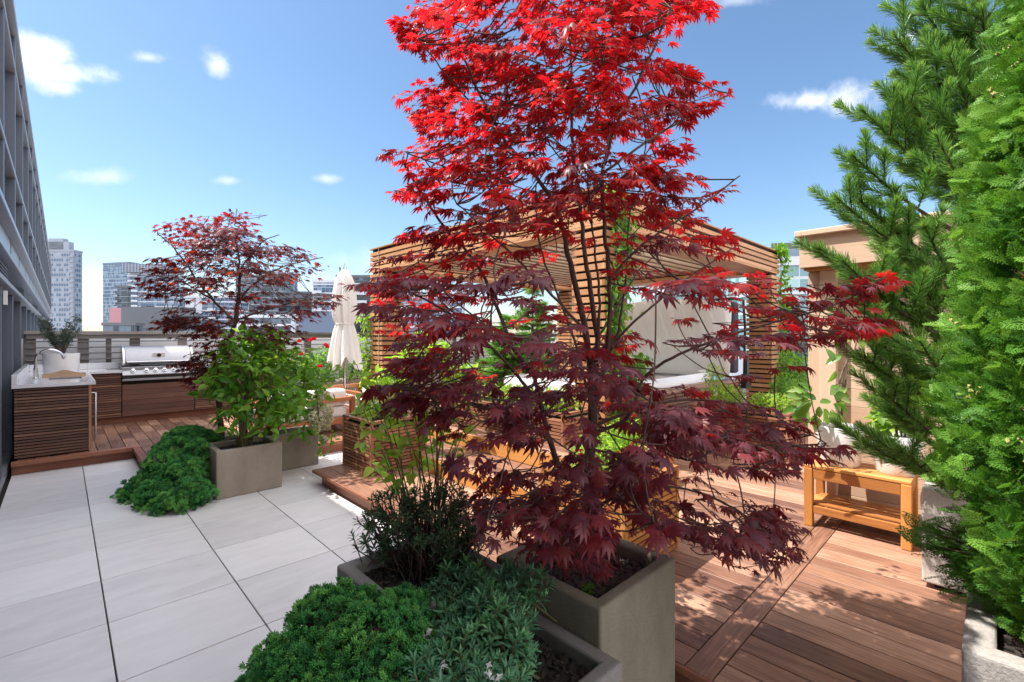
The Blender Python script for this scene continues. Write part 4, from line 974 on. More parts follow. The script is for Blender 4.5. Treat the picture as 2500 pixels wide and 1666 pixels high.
def maple(name, label, cat, base, fw, limbs, poly, ntwig, sizes, mats, sparse, depth_k, axis_px, leafn=11, hi_y=None, twigL=(.12, .24), tmpl_mix=.35, group=None, dens=(1, 1, 1, 1), extra=()):
    """limbs: [(points (px,py,forward), r0, r1)]; twigs fill the crown's volume and grow from the nearest limb"""
    t = thing(name, label, cat, base, group)
    br = MB(); nodes = []
    for pts, r0, r1 in limbs:
        c = bend([P(x * K, y * K, f) for x, y, f in pts], 6); n = len(c)
        wob = [Vector((random.uniform(-1, 1), random.uniform(-1, 1), 0)) * .004 * fw / 2 for _ in c]
        c = [a + b for a, b in zip(c, wob)]
        br.tube(c, [r0 + (r1 - r0) * (i / (n - 1)) ** .8 for i in range(n)], 10)
        nodes += [(p, r0 + (r1 - r0) * (i / (n - 1))) for i, p in enumerate(c) if i > n * .25 or r0 < .012]
    NP = np.array([tuple(p) for p, _ in nodes])
    xs = [p[0] for p in poly]; ys = [p[1] for p in poly]
    L1, L2 = Leaves(), Leaves(); LA, LB = Leaves(), Leaves()
    Rv = np.array([SA, -CA, 0]); Fv = np.array([CA, SA, 0])
    made = 0; tries = 0; TW = []
    jobs = [(poly, ntwig)] + list(extra); goal = 0; ji = -1; total = sum(j[1] for j in jobs)
    while made < total and tries < total * 60:
        tries += 1
        if made >= goal: ji += 1; pg, g_ = jobs[ji]; goal += g_; bx_ = (min(p[0] for p in pg), max(p[0] for p in pg), min(p[1] for p in pg), max(p[1] for p in pg))
        x = random.uniform(bx_[0], bx_[1]); y = random.uniform(bx_[2], bx_[3])
        if not inside(pg, x, y): continue
        keep = 1.0
        for sx, sy, rx, ry, k in (sparse if ji == 0 else ()):
            if ((x - sx) / rx) ** 2 + ((y - sy) / ry) ** 2 < 1: keep = min(keep, k)
        if random.random() > keep: continue
        ax = np.interp(y, [a[1] for a in axis_px], [a[0] for a in axis_px])
        # half width of the crown at this height sets how deep it is there
        row = [q for q in range(int(min(xs)), int(max(xs)), 12) if inside(poly, q, y)]
        hw = max(abs(row[0] - ax), abs(row[-1] - ax)) if row else 100
        u = min(1, abs(x - ax) / max(hw, 1)); dm = hw * K / F * fw * depth_k * math.sqrt(max(0.02, 1 - u * u))
        dd = random.uniform(-1, 1); dd = math.copysign(abs(dd) ** .8, dd) * dm
        f2 = fw + dd
        tip = np.array(P(x * K, y * K, f2)); TW.append(tip)
        # keep the twig out of the lens
        k = np.argmin(((NP - tip) ** 2).sum(1) + 1.5 * np.maximum(0, NP[:, 2] - tip[2] + .02) ** 2 * 4)
        nd = NP[k]
        out = tip - np.array(P(ax * K, y * K, fw)); out[2] *= .15; out = unit(out + rng.normal(size=3) * [.12, .12, .05] + 1e-4)
        Lt = random.uniform(*twigL)
        start = tip - out * Lt
        d0 = start - nd; gap = np.linalg.norm(d0); tk0 = fw / 2 if fw < 3 else fw / 4.2
        if gap > .04:
            mid = nd + d0 * .5 + UP * (-.08 * gap) + rng.normal(size=3) * .04 * gap
            c = bend([nd, mid, start], 4); br.tube(c, [min(.0045, nodes[k][1] * .7) * tk0 + .0012] + [.0028 * tk0] * (len(c) - 2) + [.0018 * tk0], 5, cap=False)
        sag = random.uniform(-.10, .03)
        tk = fw / 2 if fw < 3 else fw / 4.2
        tw = [start, start + out * Lt * .5 + UP * sag * Lt * .2, tip + UP * sag * Lt]
        br.tube(tw, [.0019 * tk, .0014 * tk, .0008 * tk], 4, cap=False)
        NP = np.vstack([NP, start[None]]); nodes.append((Vector(start), .003))
        side = unit(np.cross(out, UP)[None])[0]
        lf = np.interp(y, [min(ys), max(ys)], [0, 1]); sz = sizes[0] + (sizes[1] - sizes[0]) * lf
        nl = max(3, int(leafn * np.interp(lf, [0, .35, .5, 1], dens) * random.uniform(.6, 1.3)))
        q = np.linspace(.05, 1, nl) ** .9; sg = np.where(np.arange(nl) % 2, 1, -1)
        pp = start + out * (Lt * q)[:, None] + UP * (sag * Lt * q * q)[:, None] + side * (sg * .012 * fw / 2)[:, None]
        ang = (rng.uniform(.25, 1.15, nl)) * sg; ang[-1] *= .2
        dd_ = out * np.cos(ang)[:, None] + side * np.sin(ang)[:, None] + UP * rng.uniform(-.48 if lf < .72 else -.75, .14, nl)[:, None] + rng.normal(size=(nl, 3)) * .12
        nn = UP + rng.normal(size=(nl, 3)) * (.30 if lf < .72 else .42) + out * .22
        ss = sz * rng.uniform(.5, 1.25, nl) * .64
        pet = unit(dd_) * (.016 * fw / 2)
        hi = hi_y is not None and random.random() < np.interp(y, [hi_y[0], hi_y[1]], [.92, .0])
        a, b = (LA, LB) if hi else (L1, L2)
        m = rng.random(nl) < tmpl_mix
        wv = rng.uniform(.72, 1.06, nl)
        if m.any(): b.add(pp[m] + pet[m], dd_[m], nn[m], ss[m], w=wv[m])
        if (~m).any(): a.add(pp[~m] + pet[~m], dd_[~m], nn[~m], ss[~m], w=wv[~m])
        made += 1
    br.build('trunk', 'redbark' if mats[0] != 'x' else 'bark', t, smooth=True)
    for i, (l, tm, mt) in enumerate(((L1, T_MAPLE, 0), (L2, T_MAPLE2, 0), (LA, T_MAPLE, 1), (LB, T_MAPLE2, 1))):
        if l.p: l.build('crown', tm, mats[mt], t)
    return t

# ------------------------------------------------------------------ the big red maple
poly = [(895, 50), (930, 5), (1000, -20), (1060, -120), (1200, -200), (1400, -220), (1560, -150), (1650, -10), (1600, 70), (1560, 105), (1600, 150), (1640, 185), (1712, 196), (1690, 232), (1630, 262), (1590, 300), (1612, 330),
        (1600, 392), (1732, 392), (1712, 422), (1640, 462), (1640, 520), (1740, 580), (1765, 640), (1840, 672), (1900, 640), (2065, 618), (2065, 650), (1960, 690), (2075, 742), (2000, 780), (1930, 800), (1850, 850),
        (1740, 870), (1640, 880), (1690, 915), (1850, 925), (1960, 1030), (1940, 1065), (1840, 1085), (1830, 1120), (1720, 1080), (1800, 1150), (1880, 1225), (1830, 1280), (1790, 1300), (1700, 1285), (1600, 1232), (1480, 1235),
        (1400, 1262), (1370, 1290), (1240, 1262), (1180, 1290), (1130, 1250), (1075, 1200), (1060, 1120), (1040, 1040), (960, 960), (880, 930), (850, 890), (905, 855), (885, 800), (900, 740), (850, 700), (790, 660), (800, 640),
        (880, 612), (905, 560), (875, 505), (945, 480), (885, 450), (882, 345), (960, 320), (925, 260), (905, 212), (985, 190), (1040, 215), (1010, 130), (950, 115)]
poly = [(x, y) for x, y in poly]
sparse = [(1345, 640, 140, 150, .12), (1190, 590, 120, 80, .35), (1490, 610, 150, 90, .35), (1590, 760, 140, 110, .32), (1660, 1105, 120, 70, .2), (1150, 850, 150, 70, .4), (940, 700, 60, 90, .6), (1650, 560, 70, 60, .5), (1215, 720, 80, 80, .35), (1370, 990, 160, 90, .35), (1120, 1090, 100, 90, .4), (1880, 870, 220, 80, .35), (1280, 1070, 90, 60, .4), (1700, 900, 120, 50, .4), (1450, 850, 120, 80, .5), (1900, 680, 200, 60, .5), (1500, 1195, 80, 60, .35)]
fw = 1.968
limbs = [([(1350, 1285, fw), (1348, 1180, fw), (1352, 1080, fw), (1362, 980, fw), (1360, 880, fw)], .026, .019),
         ([(1360, 880, fw), (1345, 760, 1.99), (1318, 640, 2.0), (1296, 540, 2.0), (1276, 470, 1.98), (1210, 380, 1.95), (1165, 330, 1.9), (1110, 230, 1.86), (1060, 120, 1.82)], .016, .004),
         ([(1362, 920, fw), (1372, 780, 2.02), (1352, 640, 2.06), (1335, 500, 2.1), (1320, 380, 2.12), (1312, 240, 2.15), (1310, 100, 2.2), (1300, -100, 2.2)], .014, .004),
         ([(1365, 940, fw), (1395, 800, 1.93), (1400, 640, 1.9), (1388, 520, 1.88), (1385, 400, 1.85), (1420, 280, 1.85), (1480, 160, 1.8), (1540, 20, 1.76)], .012, .004),
         ([(1345, 1110, fw), (1290, 1080, 1.99), (1262, 1010, 2.0), (1243, 930, 2.02), (1228, 870, 2.03), (1180, 800, 2.03), (1135, 690, 2.04), (1090, 600, 2.02), (1020, 520, 2.0), (960, 430, 1.97), (930, 380, 1.95)], .015, .004),
         ([(1243, 930, 2.02), (1150, 820, 2.0), (1060, 740, 1.97), (980, 690, 1.93), (880, 650, 1.9)], .008, .003),
         ([(1228, 870, 2.03), (1130, 770, 2.06), (1020, 700, 2.1), (960, 600, 2.15)], .007, .003),
         ([(1262, 1010, 2.0), (1180, 960, 1.9), (1080, 930, 1.8), (960, 900, 1.72), (900, 890, 1.7)], .007, .0025),
         ([(1350, 1000, fw), (1440, 960, 1.9), (1480, 870, 1.9), (1560, 815, 1.88), (1680, 770, 1.85), (1800, 735, 1.83), (1920, 700, 1.82), (2030, 640, 1.8)], .009, .0025),
         ([(1362, 980, fw), (1500, 930, 2.0), (1620, 920, 2.05), (1760, 950, 2.1), (1900, 1020, 2.1)], .008, .0025),
         ([(1350, 1180, fw), (1460, 1120, 1.9), (1600, 1130, 1.82), (1720, 1190, 1.75), (1800, 1260, 1.72)], .007, .0025),
         ([(1350, 1190, fw), (1400, 1150, 1.7), (1450, 1160, 1.5), (1500, 1200, 1.4)], .006, .0025),
         ([(1350, 1150, fw), (1280, 1120, 1.75), (1200, 1140, 1.6), (1120, 1190, 1.52)], .006, .0025),
         ([(1395, 800, 1.93), (1480, 720, 1.98), (1580, 640, 2.05), (1700, 560, 2.08)], .007, .0025),
         ([(1400, 640, 1.9), (1480, 560, 1.85), (1600, 480, 1.82), (1700, 405, 1.8)], .007, .0025),
         ([(1385, 400, 1.85), (1480, 330, 1.9), (1580, 270, 1.95), (1680, 215, 1.95)], .006, .0025),
         ([(1335, 500, 2.1), (1420, 440, 2.2), (1500, 330, 2.3)], .006, .0025),
         ([(1276, 470, 1.98), (1180, 460, 1.9), (1060, 400, 1.85), (930, 350, 1.82)], .006, .0025),
         ([(1210, 380, 1.95), (1100, 300, 2.05), (980, 240, 2.1)], .006, .0025),
         ([(1345, 760, 1.99), (1250, 660, 1.8), (1150, 560, 1.7), (1050, 470, 1.65)], .007, .0025),
         ([(1372, 780, 2.02), (1420, 700, 2.2), (1470, 620, 2.35), (1540, 560, 2.4)], .007, .0025),
         ([(1362, 960, fw), (1330, 820, 1.9), (1290, 700, 1.86), (1240, 560, 1.84), (1230, 420, 1.82)], .007, .0025), ([(1366, 900, fw), (1420, 760, 2.0), (1440, 620, 2.02), (1450, 480, 2.05), (1500, 380, 2.1)], .007, .0025), ([(1360, 880, fw), (1378, 700, 1.85), (1365, 560, 1.82), (1350, 400, 1.8)], .008, .0025),
         ([(1165, 330, 1.9), (1050, 200, 1.88), (960, 90, 1.86)], .005, .002)]
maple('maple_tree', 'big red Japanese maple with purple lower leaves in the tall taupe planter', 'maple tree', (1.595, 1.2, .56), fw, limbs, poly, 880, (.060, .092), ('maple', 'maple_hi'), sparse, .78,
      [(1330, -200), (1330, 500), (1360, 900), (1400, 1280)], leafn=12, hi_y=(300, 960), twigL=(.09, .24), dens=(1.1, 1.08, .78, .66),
      extra=[([(800, 640), (900, 600), (1010, 640), (1020, 760), (960, 820), (880, 790), (790, 670)], 26), ([(850, 880), (905, 840), (1000, 820), (1080, 860), (1090, 950), (1000, 985), (900, 950), (850, 905)], 30), ([(1050, 1090), (1200, 1080), (1260, 1180), (1240, 1270), (1130, 1250), (1060, 1180)], 14), ([(1850, 720), (1900, 650), (2065, 620), (2060, 660), (1960, 700)], 8), ([(1560, 900), (1800, 950), (1950, 1035), (1840, 1090), (1700, 1040), (1600, 980)], 14), ([(1315, 1275), (1395, 1275), (1385, 1335), (1325, 1335)], 3)])
# ------------------------------------------------------------------ the smaller maple in shade
poly2 = [(340, 522), (430, 495), (445, 520), (540, 488), (600, 520), (690, 565), (752, 588), (735, 625), (700, 650), (730, 690), (790, 672), (800, 690), (740, 730), (690, 745), (700, 790), (640, 800), (560, 790), (540, 830), (500, 850), (470, 900),
         (420, 880), (400, 830), (440, 800), (400, 770), (340, 742), (360, 720), (400, 700), (330, 680), (300, 640), (345, 610), (340, 580), (390, 560)]
sp2 = [(560, 700, 110, 70, .2), (420, 690, 50, 40, .5), (500, 810, 60, 40, .5), (440, 745, 60, 25, .6), (660, 700, 60, 40, .6)]
f2 = 5.2
limbs2 = [([(508, 1010, f2), (505, 900, f2), (520, 800, f2), (540, 740, f2), (548, 690, f2)], .034, .022),
          ([(548, 690, f2), (550, 620, f2), (545, 570, f2), (535, 530, f2)], .018, .005), ([(540, 740, f2), (490, 690, f2), (450, 640, 5.1), (400, 570, 5.0), (360, 535, 5.0)], .016, .005),
          ([(548, 690, f2), (600, 640, 5.3), (660, 610, 5.4), (740, 592, 5.4)], .013, .005), ([(545, 735, f2), (620, 710, 5.0), (700, 690, 4.9), (780, 682, 4.8)], .012, .004),
          ([(535, 750, f2), (460, 730, 5.4), (380, 735, 5.5)], .01, .004), ([(515, 810, f2), (470, 830, 5.0), (430, 860, 4.9)], .009, .004), ([(490, 690, f2), (420, 650, 5.4), (340, 630, 5.5)], .01, .004),
          ([(550, 620, f2), (600, 560, 5.0), (640, 540, 4.9)], .009, .004)]
c = P(508 * K, 1010 * K, f2)
maple('maple_tree', 'smaller dark red maple rising over the taupe planters before the grill', 'maple tree', (c.x, c.y, .4), f2, limbs2, poly2, 350, (.085, .10), ('maple2', 'maple'), sp2, .8, [(545, 480), (540, 700), (505, 900)], leafn=10, hi_y=(470, 620), twigL=(.22, .46))
# ------------------------------------------------------------------ broad shrubs
def blob_points(n, ells, shell=.55):
    """points in the outer part of a union of ellipsoids, with outward directions"""
    vol = np.array([e[3] * e[4] * e[5] for e in ells]); vol = vol / vol.sum()
    P_ = []; D_ = []
    while len(P_) < n:
        e = ells[rng.choice(len(ells), p=vol)]; d = rdir(1)[0]
        if d[2] < -.55: continue
        r = (shell + (1 - shell) * rng.random() ** .6)
        p = np.array(e[:3]) + d * np.array(e[3:6]) * r
        # drop points buried inside another lobe
        if any((((p - np.array(o[:3])) / np.array(o[3:6])) ** 2).sum() < shell * shell * .8 for o in ells if o is not e): continue
        P_.append(p); D_.append(unit((d / np.array(e[3:6]))[None])[0])
    return np.array(P_), np.array(D_)
def shrub(name, label, cat, base, ells, n, size, tmpl, mat, stems=14, stem_mat='greenstem', group=None, shell=.5, droop=.35, sr=.004, nz=.6, clump=1, smooth=False):
    t = thing(name, label, cat, base, group)
    p, d = blob_points(n // clump, ells, shell)
    L = Leaves(); b = MB()
    ss = lambda k: size * rng.uniform(.6, 1.2, k)
    for j in range(clump):
        q = len(p); dd = unit(d * .7 + rng.normal(size=(q, 3)) * .75 + UP * -droop * .4)
        nn = unit(d * .5 + UP * 1.0 + rng.normal(size=(q, 3)) * nz)
        L.add(p + rng.normal(size=(q, 3)) * size * (.0 if clump == 1 else .28), dd, nn, ss(q))
    L.build('foliage', tmpl, mat, t, smooth=smooth)
    base = Vector(base)
    for i in rng.choice(len(p), min(stems, len(p)), replace=False):
        e = Vector(p[i]); s0 = base + Vector((random.uniform(-.06, .06), random.uniform(-.06, .06), -.01)) * (1 + 10 * sr)
        m = (s0 + e) / 2 + Vector((e.x - s0.x, e.y - s0.y, 0)) * -.15 + Vector((0, 0, (e.z - s0.z) * .12)); c = bend([s0, m, e], 5)
        b.tube(c, [sr * (1 - .6 * k / (len(c) - 1)) for k in range(len(c))], 5, cap=False)
    b.build('stems', stem_mat, t, smooth=True)
    return t
def E(px, py, fw_, rx, ry, rz): p = P(px, py, fw_); return (p.x, p.y, p.z, rx, ry, rz)
# leafy green shrubs in the paired planters
shrub('leafy_shrub', 'bright green leafy shrub filling the taupe planter below the small maple', 'shrub', (1.34, 5.3, .42),
      [E(560, 940, 4.75, .26, .26, .24), E(625, 895, 4.8, .30, .28, .24), E(680, 985, 4.85, .30, .26, .30), E(590, 845, 4.9, .2, .2, .18), E(560, 1050, 4.5, .12, .12, .06), E(650, 1045, 4.7, .2, .2, .08), E(530, 880, 4.8, .10, .1, .08), E(700, 870, 4.9, .12, .1, .1), E(590, 1000, 4.65, .22, .2, .2), E(505, 960, 4.8, .10, .10, .10), E(660, 840, 5.0, .16, .16, .12)], 1000, .105, T_OVATE, 'hyd', 40, group='broadleaf shrubs', sr=.006, shell=.05, droop=.5)
shrub('leafy_shrub', 'taller leafy shrub at the back of the long taupe planter, thin shoots reaching up', 'shrub', (1.75, 5.85, .38),
      [E(700, 900, 5.4, .36, .28, .30), E(760, 950, 5.5, .24, .24, .30), E(640, 840, 5.6, .26, .26, .24), E(720, 1010, 5.4, .3, .24, .2), E(745, 1050, 5.3, .16, .14, .14)], 760, .10, T_OVATE, 'hyd', 34, group='broadleaf shrubs', sr=.006, shell=.05, droop=.5)
t = thing('hydrangea', 'cream hydrangea heads spilling over the end of the long taupe planter', 'flowers', (2.12, 5.75, .38))
for (px, py, f, r_) in ((790, 965, 5.5, .07), (800, 1000, 5.45, .075), (785, 1025, 5.4, .075), (770, 1045, 5.35, .07), (795, 1040, 5.5, .06), (775, 990, 5.55, .07), (790, 1075, 5.25, .05), (760, 1020, 5.3, .06), (802, 1022, 5.5, .055)):
    c = np.array(P(px, py, f)); d = rdir(190); L = Leaves(); L.add(c + d * r_ * rng.uniform(.7, 1, (190, 1)), rdir(190), d, .026); L.build('flower_head', T_HEART, 'cream', t)
b = MB()
for i in range(9): b.tube(bend([(2.1, 5.75, .38), P(775, 1050, 5.4), P(785 + 3 * i - 12, 970 + 12 * i, 5.45)], 4), .004, 5)
L = Leaves(); 
for (px, py) in ((775, 1075), (790, 1090), (765, 1060), (800, 1085), (815, 1070), (780, 1100)):
    c = np.array(P(px, py, 5.15)); L.add(c + rng.normal(size=(5, 3)) * .04, rdir(5) + [0, 0, -.5], rdir(5) * .5 + UP, .07)
L.build('foliage', T_OVATE, 'hyd', t); b.build('stems', 'greenstem', t, smooth=True)

# ------------------------------------------------------------------ junipers
def juniper(label, base, lumps, per, ts, core, cat='juniper', lk=1.0, rise=.35, droop=.1, flat=1.0):
    """lumps: clump centres with radius and outward direction, tufts cover each; core: dark twiggy bodies underneath"""
    t = thing('juniper', label, cat, base, 'junipers')
    L = Leaves()
    for c, r_, out in lumps:
        ln = r_ * random.uniform(1.6, 3.0) * lk; out = np.array(out); o = unit((out * .8 + UP * rise + rng.normal(size=3) * .35)[None])[0]
        sd = unit(np.cross(o, rng.normal(size=3))[None])[0]; s2 = np.cross(o, sd); tone = random.gauss(.42, .2); k = per
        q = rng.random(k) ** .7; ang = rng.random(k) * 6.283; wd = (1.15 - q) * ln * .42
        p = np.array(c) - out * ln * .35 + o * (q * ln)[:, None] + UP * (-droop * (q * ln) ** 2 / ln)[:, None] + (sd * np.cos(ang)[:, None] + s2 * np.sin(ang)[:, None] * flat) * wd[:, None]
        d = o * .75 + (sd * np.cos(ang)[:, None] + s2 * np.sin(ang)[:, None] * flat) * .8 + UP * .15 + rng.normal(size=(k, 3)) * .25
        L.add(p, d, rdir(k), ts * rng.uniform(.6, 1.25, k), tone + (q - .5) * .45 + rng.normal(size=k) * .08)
    L.build('foliage', T_TUFT, 'juni', t)
    Lb = Leaves(); b = MB()
    for (x, y, z, rx, ry, rz) in core:
        b.lathe([(max(.001, math.sin(a)) * 1.0, -math.cos(a)) for a in np.linspace(.02, 3.12, 12)], (0, 0, 0), 20)
        k = len(b.v) - 12 * 20
        for i in range(k, len(b.v)):
            v = b.v[i]; w = 1 + random.uniform(-.12, .06); b.v[i] = (x + v[0] * rx * w, y + v[1] * ry * w, z + v[2] * rz * w)
        q = 260; d = rdir(q); Lb.add(np.array([x, y, z]) + d * [rx, ry, rz], unit(d + rng.normal(size=(q, 3))), rdir(q), .03)
    b.build('branches', 'conbark', t, smooth=True); Lb.build('dead_twigs', T_LANCE, 'brown', t)
    return t
def surf_lumps(core, n, r0, r1, zmin=-9, sep=.58):
    out = []
    vol = np.array([e[3] * e[4] + e[4] * e[5] for e in core]); vol = vol / vol.sum(); tries = 0
    while len(out) < n and tries < n * 60:
        tries += 1
        e = core[rng.choice(len(core), p=vol)]; d = rdir(1)[0]
        if d[2] < -.5: continue
        p = np.array(e[:3]) + d * np.array(e[3:6]) * random.uniform(.98, 1.10)
        if p[2] < zmin or any((((p - np.array(o[:3])) / np.array(o[3:6])) ** 2).sum() < .8 for o in core if o is not e): continue
        r_ = random.uniform(r0, r1)
        if any(np.linalg.norm(p - q[0]) < (r_ + q[1]) * sep for q in out): continue
        out.append((p, r_, unit((d / np.array(e[3:6]))[None])[0]))
    return out
core = [E(975, 1530, 1.62, .10, .10, .08), E(900, 1555, 1.62, .12, .12, .11), E(810, 1560, 1.62, .12, .12, .14), E(930, 1610, 1.48, .15, .15, .13), E(800, 1680, 1.5, .17, .17, .16), E(700, 1700, 1.52, .12, .12, .15), E(960, 1690, 1.35, .12, .12, .1), E(850, 1760, 1.4, .2, .2, .16)]
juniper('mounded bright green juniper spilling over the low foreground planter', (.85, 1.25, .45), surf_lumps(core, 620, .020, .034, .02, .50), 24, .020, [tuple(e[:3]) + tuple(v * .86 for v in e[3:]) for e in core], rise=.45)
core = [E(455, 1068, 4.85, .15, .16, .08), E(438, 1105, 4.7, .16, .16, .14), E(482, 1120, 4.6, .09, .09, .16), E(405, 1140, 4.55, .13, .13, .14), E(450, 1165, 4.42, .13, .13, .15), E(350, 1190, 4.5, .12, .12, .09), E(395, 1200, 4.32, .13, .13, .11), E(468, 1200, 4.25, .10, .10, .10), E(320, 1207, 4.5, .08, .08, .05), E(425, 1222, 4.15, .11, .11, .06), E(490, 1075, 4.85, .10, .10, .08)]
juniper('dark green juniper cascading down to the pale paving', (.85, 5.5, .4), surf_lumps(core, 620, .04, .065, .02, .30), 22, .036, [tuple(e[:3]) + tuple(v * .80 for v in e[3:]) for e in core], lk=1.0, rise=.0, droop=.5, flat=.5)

# ------------------------------------------------------------------ foreground daphne-like shrub with whorled leaves
def whorls(name, label, base, ells, n, size, mat, per=13, stem_mat='greenstem', flowers=(), shell=.6, group=None, hue=None, sr=.003, tmpl=None, upb=.6):
    t = thing(name, label, 'shrub', base, group); p, d = blob_points(n, ells, shell); L = Leaves(); b = MB(); base = Vector(base)
    for i in range(len(p)):
        ax = unit((d[i] * .6 + UP * upb + rng.normal(size=3) * .22)[None])[0]; s1 = unit(np.cross(ax, [.3, .9, .1])[None])[0]; s2 = np.cross(ax, s1)
        k = int(per * random.uniform(.8, 1.2)); a = np.arange(k) * 2.4 + random.random() * 6; fr = (np.arange(k) + 1) / k
        el = .25 + 1.0 * fr          # outer leaves lie flatter
        dirs = (s1 * np.cos(a)[:, None] + s2 * np.sin(a)[:, None]) * np.cos(el)[:, None] + ax * np.sin(el)[:, None]
        h = random.random() if hue is None else np.clip(rng.normal(hue[0], hue[1]), 0, 1)
        L.add(p[i] - ax * (size * .9) * (1 - fr)[:, None], dirs, ax + rng.normal(size=(k, 3)) * .15, size * (1 - .45 * fr) * random.uniform(.8, 1.15), h * .6 + .25 * fr)
        if i % 4 == 0:
            e = Vector(p[i] - ax * size * .9); s0 = base + Vector((random.uniform(-.1, .1), random.uniform(-.1, .1), -.02)); c = bend([s0, (s0 + e) / 2 + Vector((0, 0, -.03)), e, Vector(p[i])], 3)
            b.tube(c, sr, 5, cap=False)
        else: b.tube([Vector(p[i] - ax * size * 3), Vector(p[i])], sr * .8, 4, cap=False)
    L.build('foliage', tmpl or T_LANCE, mat, t); b.build('stems', stem_mat, t, smooth=True)
    for (px, py, f) in flowers:
        c = np.array(P(px, py, f)); L = Leaves()
        for _ in range(9):
            q = c + rng.normal(size=3) * .010; ax = unit((UP + rng.normal(size=3) * .5)[None])[0]; s1 = unit(np.cross(ax, [.3, .9, .1])[None])[0]; s2 = np.cross(ax, s1); a = np.arange(4) * 1.57 + random.random()
            L.add(np.repeat(q[None], 4, 0), s1 * np.cos(a)[:, None] + s2 * np.sin(a)[:, None] + ax * .3, np.repeat(ax[None], 4, 0), .011)
        L.build('flower', T_HEART, 'whitefl', t)
    return t
whorls('flowering_shrub', 'grey green narrow leaved shrub with tiny white flowers in the low foreground planter', (1.08, 1.10, .42),
       [E(1120, 1440, 1.75, .14, .14, .09), E(1230, 1440, 1.7, .13, .13, .09), E(1300, 1420, 1.72, .08, .08, .07), E(1080, 1520, 1.58, .11, .11, .1), E(1200, 1530, 1.52, .15, .15, .12), E(1130, 1620, 1.4, .13, .13, .11), E(1240, 1610, 1.4, .10, .10, .12), E(1060, 1680, 1.3, .12, .12, .1), E(1180, 1700, 1.28, .13, .13, .1)],
       430, .052, 'daph', flowers=((1078, 1345, 1.95), (1118, 1348, 1.92), (1080, 1632, 1.33), (1198, 1655, 1.24), (1118, 1548, 1.5), (1052, 1560, 1.45)), hue=(.35, .3))
whorls('airy_shrub', 'dark airy small leaved shrub in the grey planter left of the maple', (1.10, 1.68, .53),
       [(1.05, 1.80, .79, .15, .15, .12), (1.20, 1.72, .80, .15, .15, .12), (1.12, 1.66, .73, .2, .2, .14), (.98, 1.86, .68, .12, .12, .12), (1.24, 1.58, .68, .13, .13, .16)], 330, .042, 'darkshrub', per=11, stem_mat='redbark', shell=.4, sr=.0028)
whorls('ground_plant', 'small low rosette plant at the foot of the airy shrub', (1.16, 1.52, .54), [(1.16, 1.52, .58, .07, .07, .05)], 16, .032, 'daph', shell=.5)
whorls('ground_plant', 'single pale green seedling in the mulch beside the maple trunk', (1.44, 1.08, .56), [(1.44, 1.08, .59, .02, .02, .02)], 4, .035, 'hyd', shell=.5)

# lime-leaved stems standing up out of the grey planter
t = thing('lime_shrub', 'tall thin stems with lime green oval leaves between the slatted planter and the maple', 'shrub', (1.18, 1.78, .54))
b = MB(); L = Leaves()
tips = [(900, 960), (930, 1000), (960, 900), (985, 1040), (1010, 940), (1040, 1000), (1065, 1060), (890, 1010), (1000, 1080), (1090, 980), (940, 1090), (1030, 1120), (960, 950), (915, 915), (1060, 930), (1120, 1060), (1020, 870), (1075, 850), (980, 830), (875, 940), (885, 1080), (905, 1130), (1110, 900), (1150, 1000), (1180, 930), (870, 890)]
for i, (px, py) in enumerate(tips):
    s0 = Vector((1.18 + random.uniform(-.08, .08), 1.80 + random.uniform(-.07, .07), .54)); e = P(px, py, 2.25 + random.uniform(-.15, .3)); m = s0.lerp(e, .5) + Vector((0, 0, .03)); q_ = s0.lerp(e, .35); m.x = q_.x * .5 + m.x * .5; m.y = q_.y * .5 + m.y * .5
    c = bend([s0, m, e], 6); b.tube(c, [.0042 - .0028 * k / (len(c) - 1) for k in range(len(c))], 6, cap=False)
    for k in range(8, len(c)):
        for sg in (1, -1):
            a = random.uniform(0, 6.28); d = np.array([math.cos(a) * sg, math.sin(a) * sg, random.uniform(-.5, .25)]); q = np.array(c[k])
            L.add([q + unit(d[None])[0] * .012], d, UP + rng.normal(size=3) * .5, random.uniform(.038, .075), .2 + random.random() * (.3 + .5 * k / len(c)))
b.build('stems', 'greenstem', t, smooth=True); L.build('foliage', T_HEART, 'lime', t)
t2 = shrub('lime_shrub', 'sunlit lime green shrub behind the tall thin stems, over the steps', 'shrub', (2.5, 4.6, .65), [E(1000, 900, 5.0, .22, .2, .16), E(950, 935, 4.8, .2, .2, .14), E(1060, 870, 5.2, .25, .2, .16), E(1130, 920, 5.1, .25, .2, .12)], 420, .10, T_HEART, 'lime', 14, shell=.3)
shrub('herb_plant', 'fine leaved herbs with pale tips filling the corner slatted planter', 'herbs', (2.5, 4.65, .65), [(2.42, 4.72, .74, .17, .2, .13), (2.62, 4.62, .74, .18, .2, .10), (2.36, 4.8, .85, .08, .08, .08)], 1500, .035, T_SMALL, 'hyd', 30, shell=.1)
shrub('lime_shrub', 'yellow green bushy plant in the slatted planter behind the maple trunk', 'shrub', (2.62, 1.78, .66), [(2.62, 1.80, .76, .24, .24, .12), (2.75, 1.72, .86, .14, .14, .12)], 1300, .05, T_SMALL, 'lime', 20, shell=.2)
shrub('lime_shrub', 'yellow green mounding plants in the long slatted planter before the spa', 'shrub', (3.83, 3.9, .75), [(3.83, 3.3, .84, .22, .3, .13), (3.83, 3.9, .82, .22, .35, .14), (3.83, 4.5, .84, .22, .3, .13)], 2200, .06, T_SMALL, 'lime', 24, shell=.2)

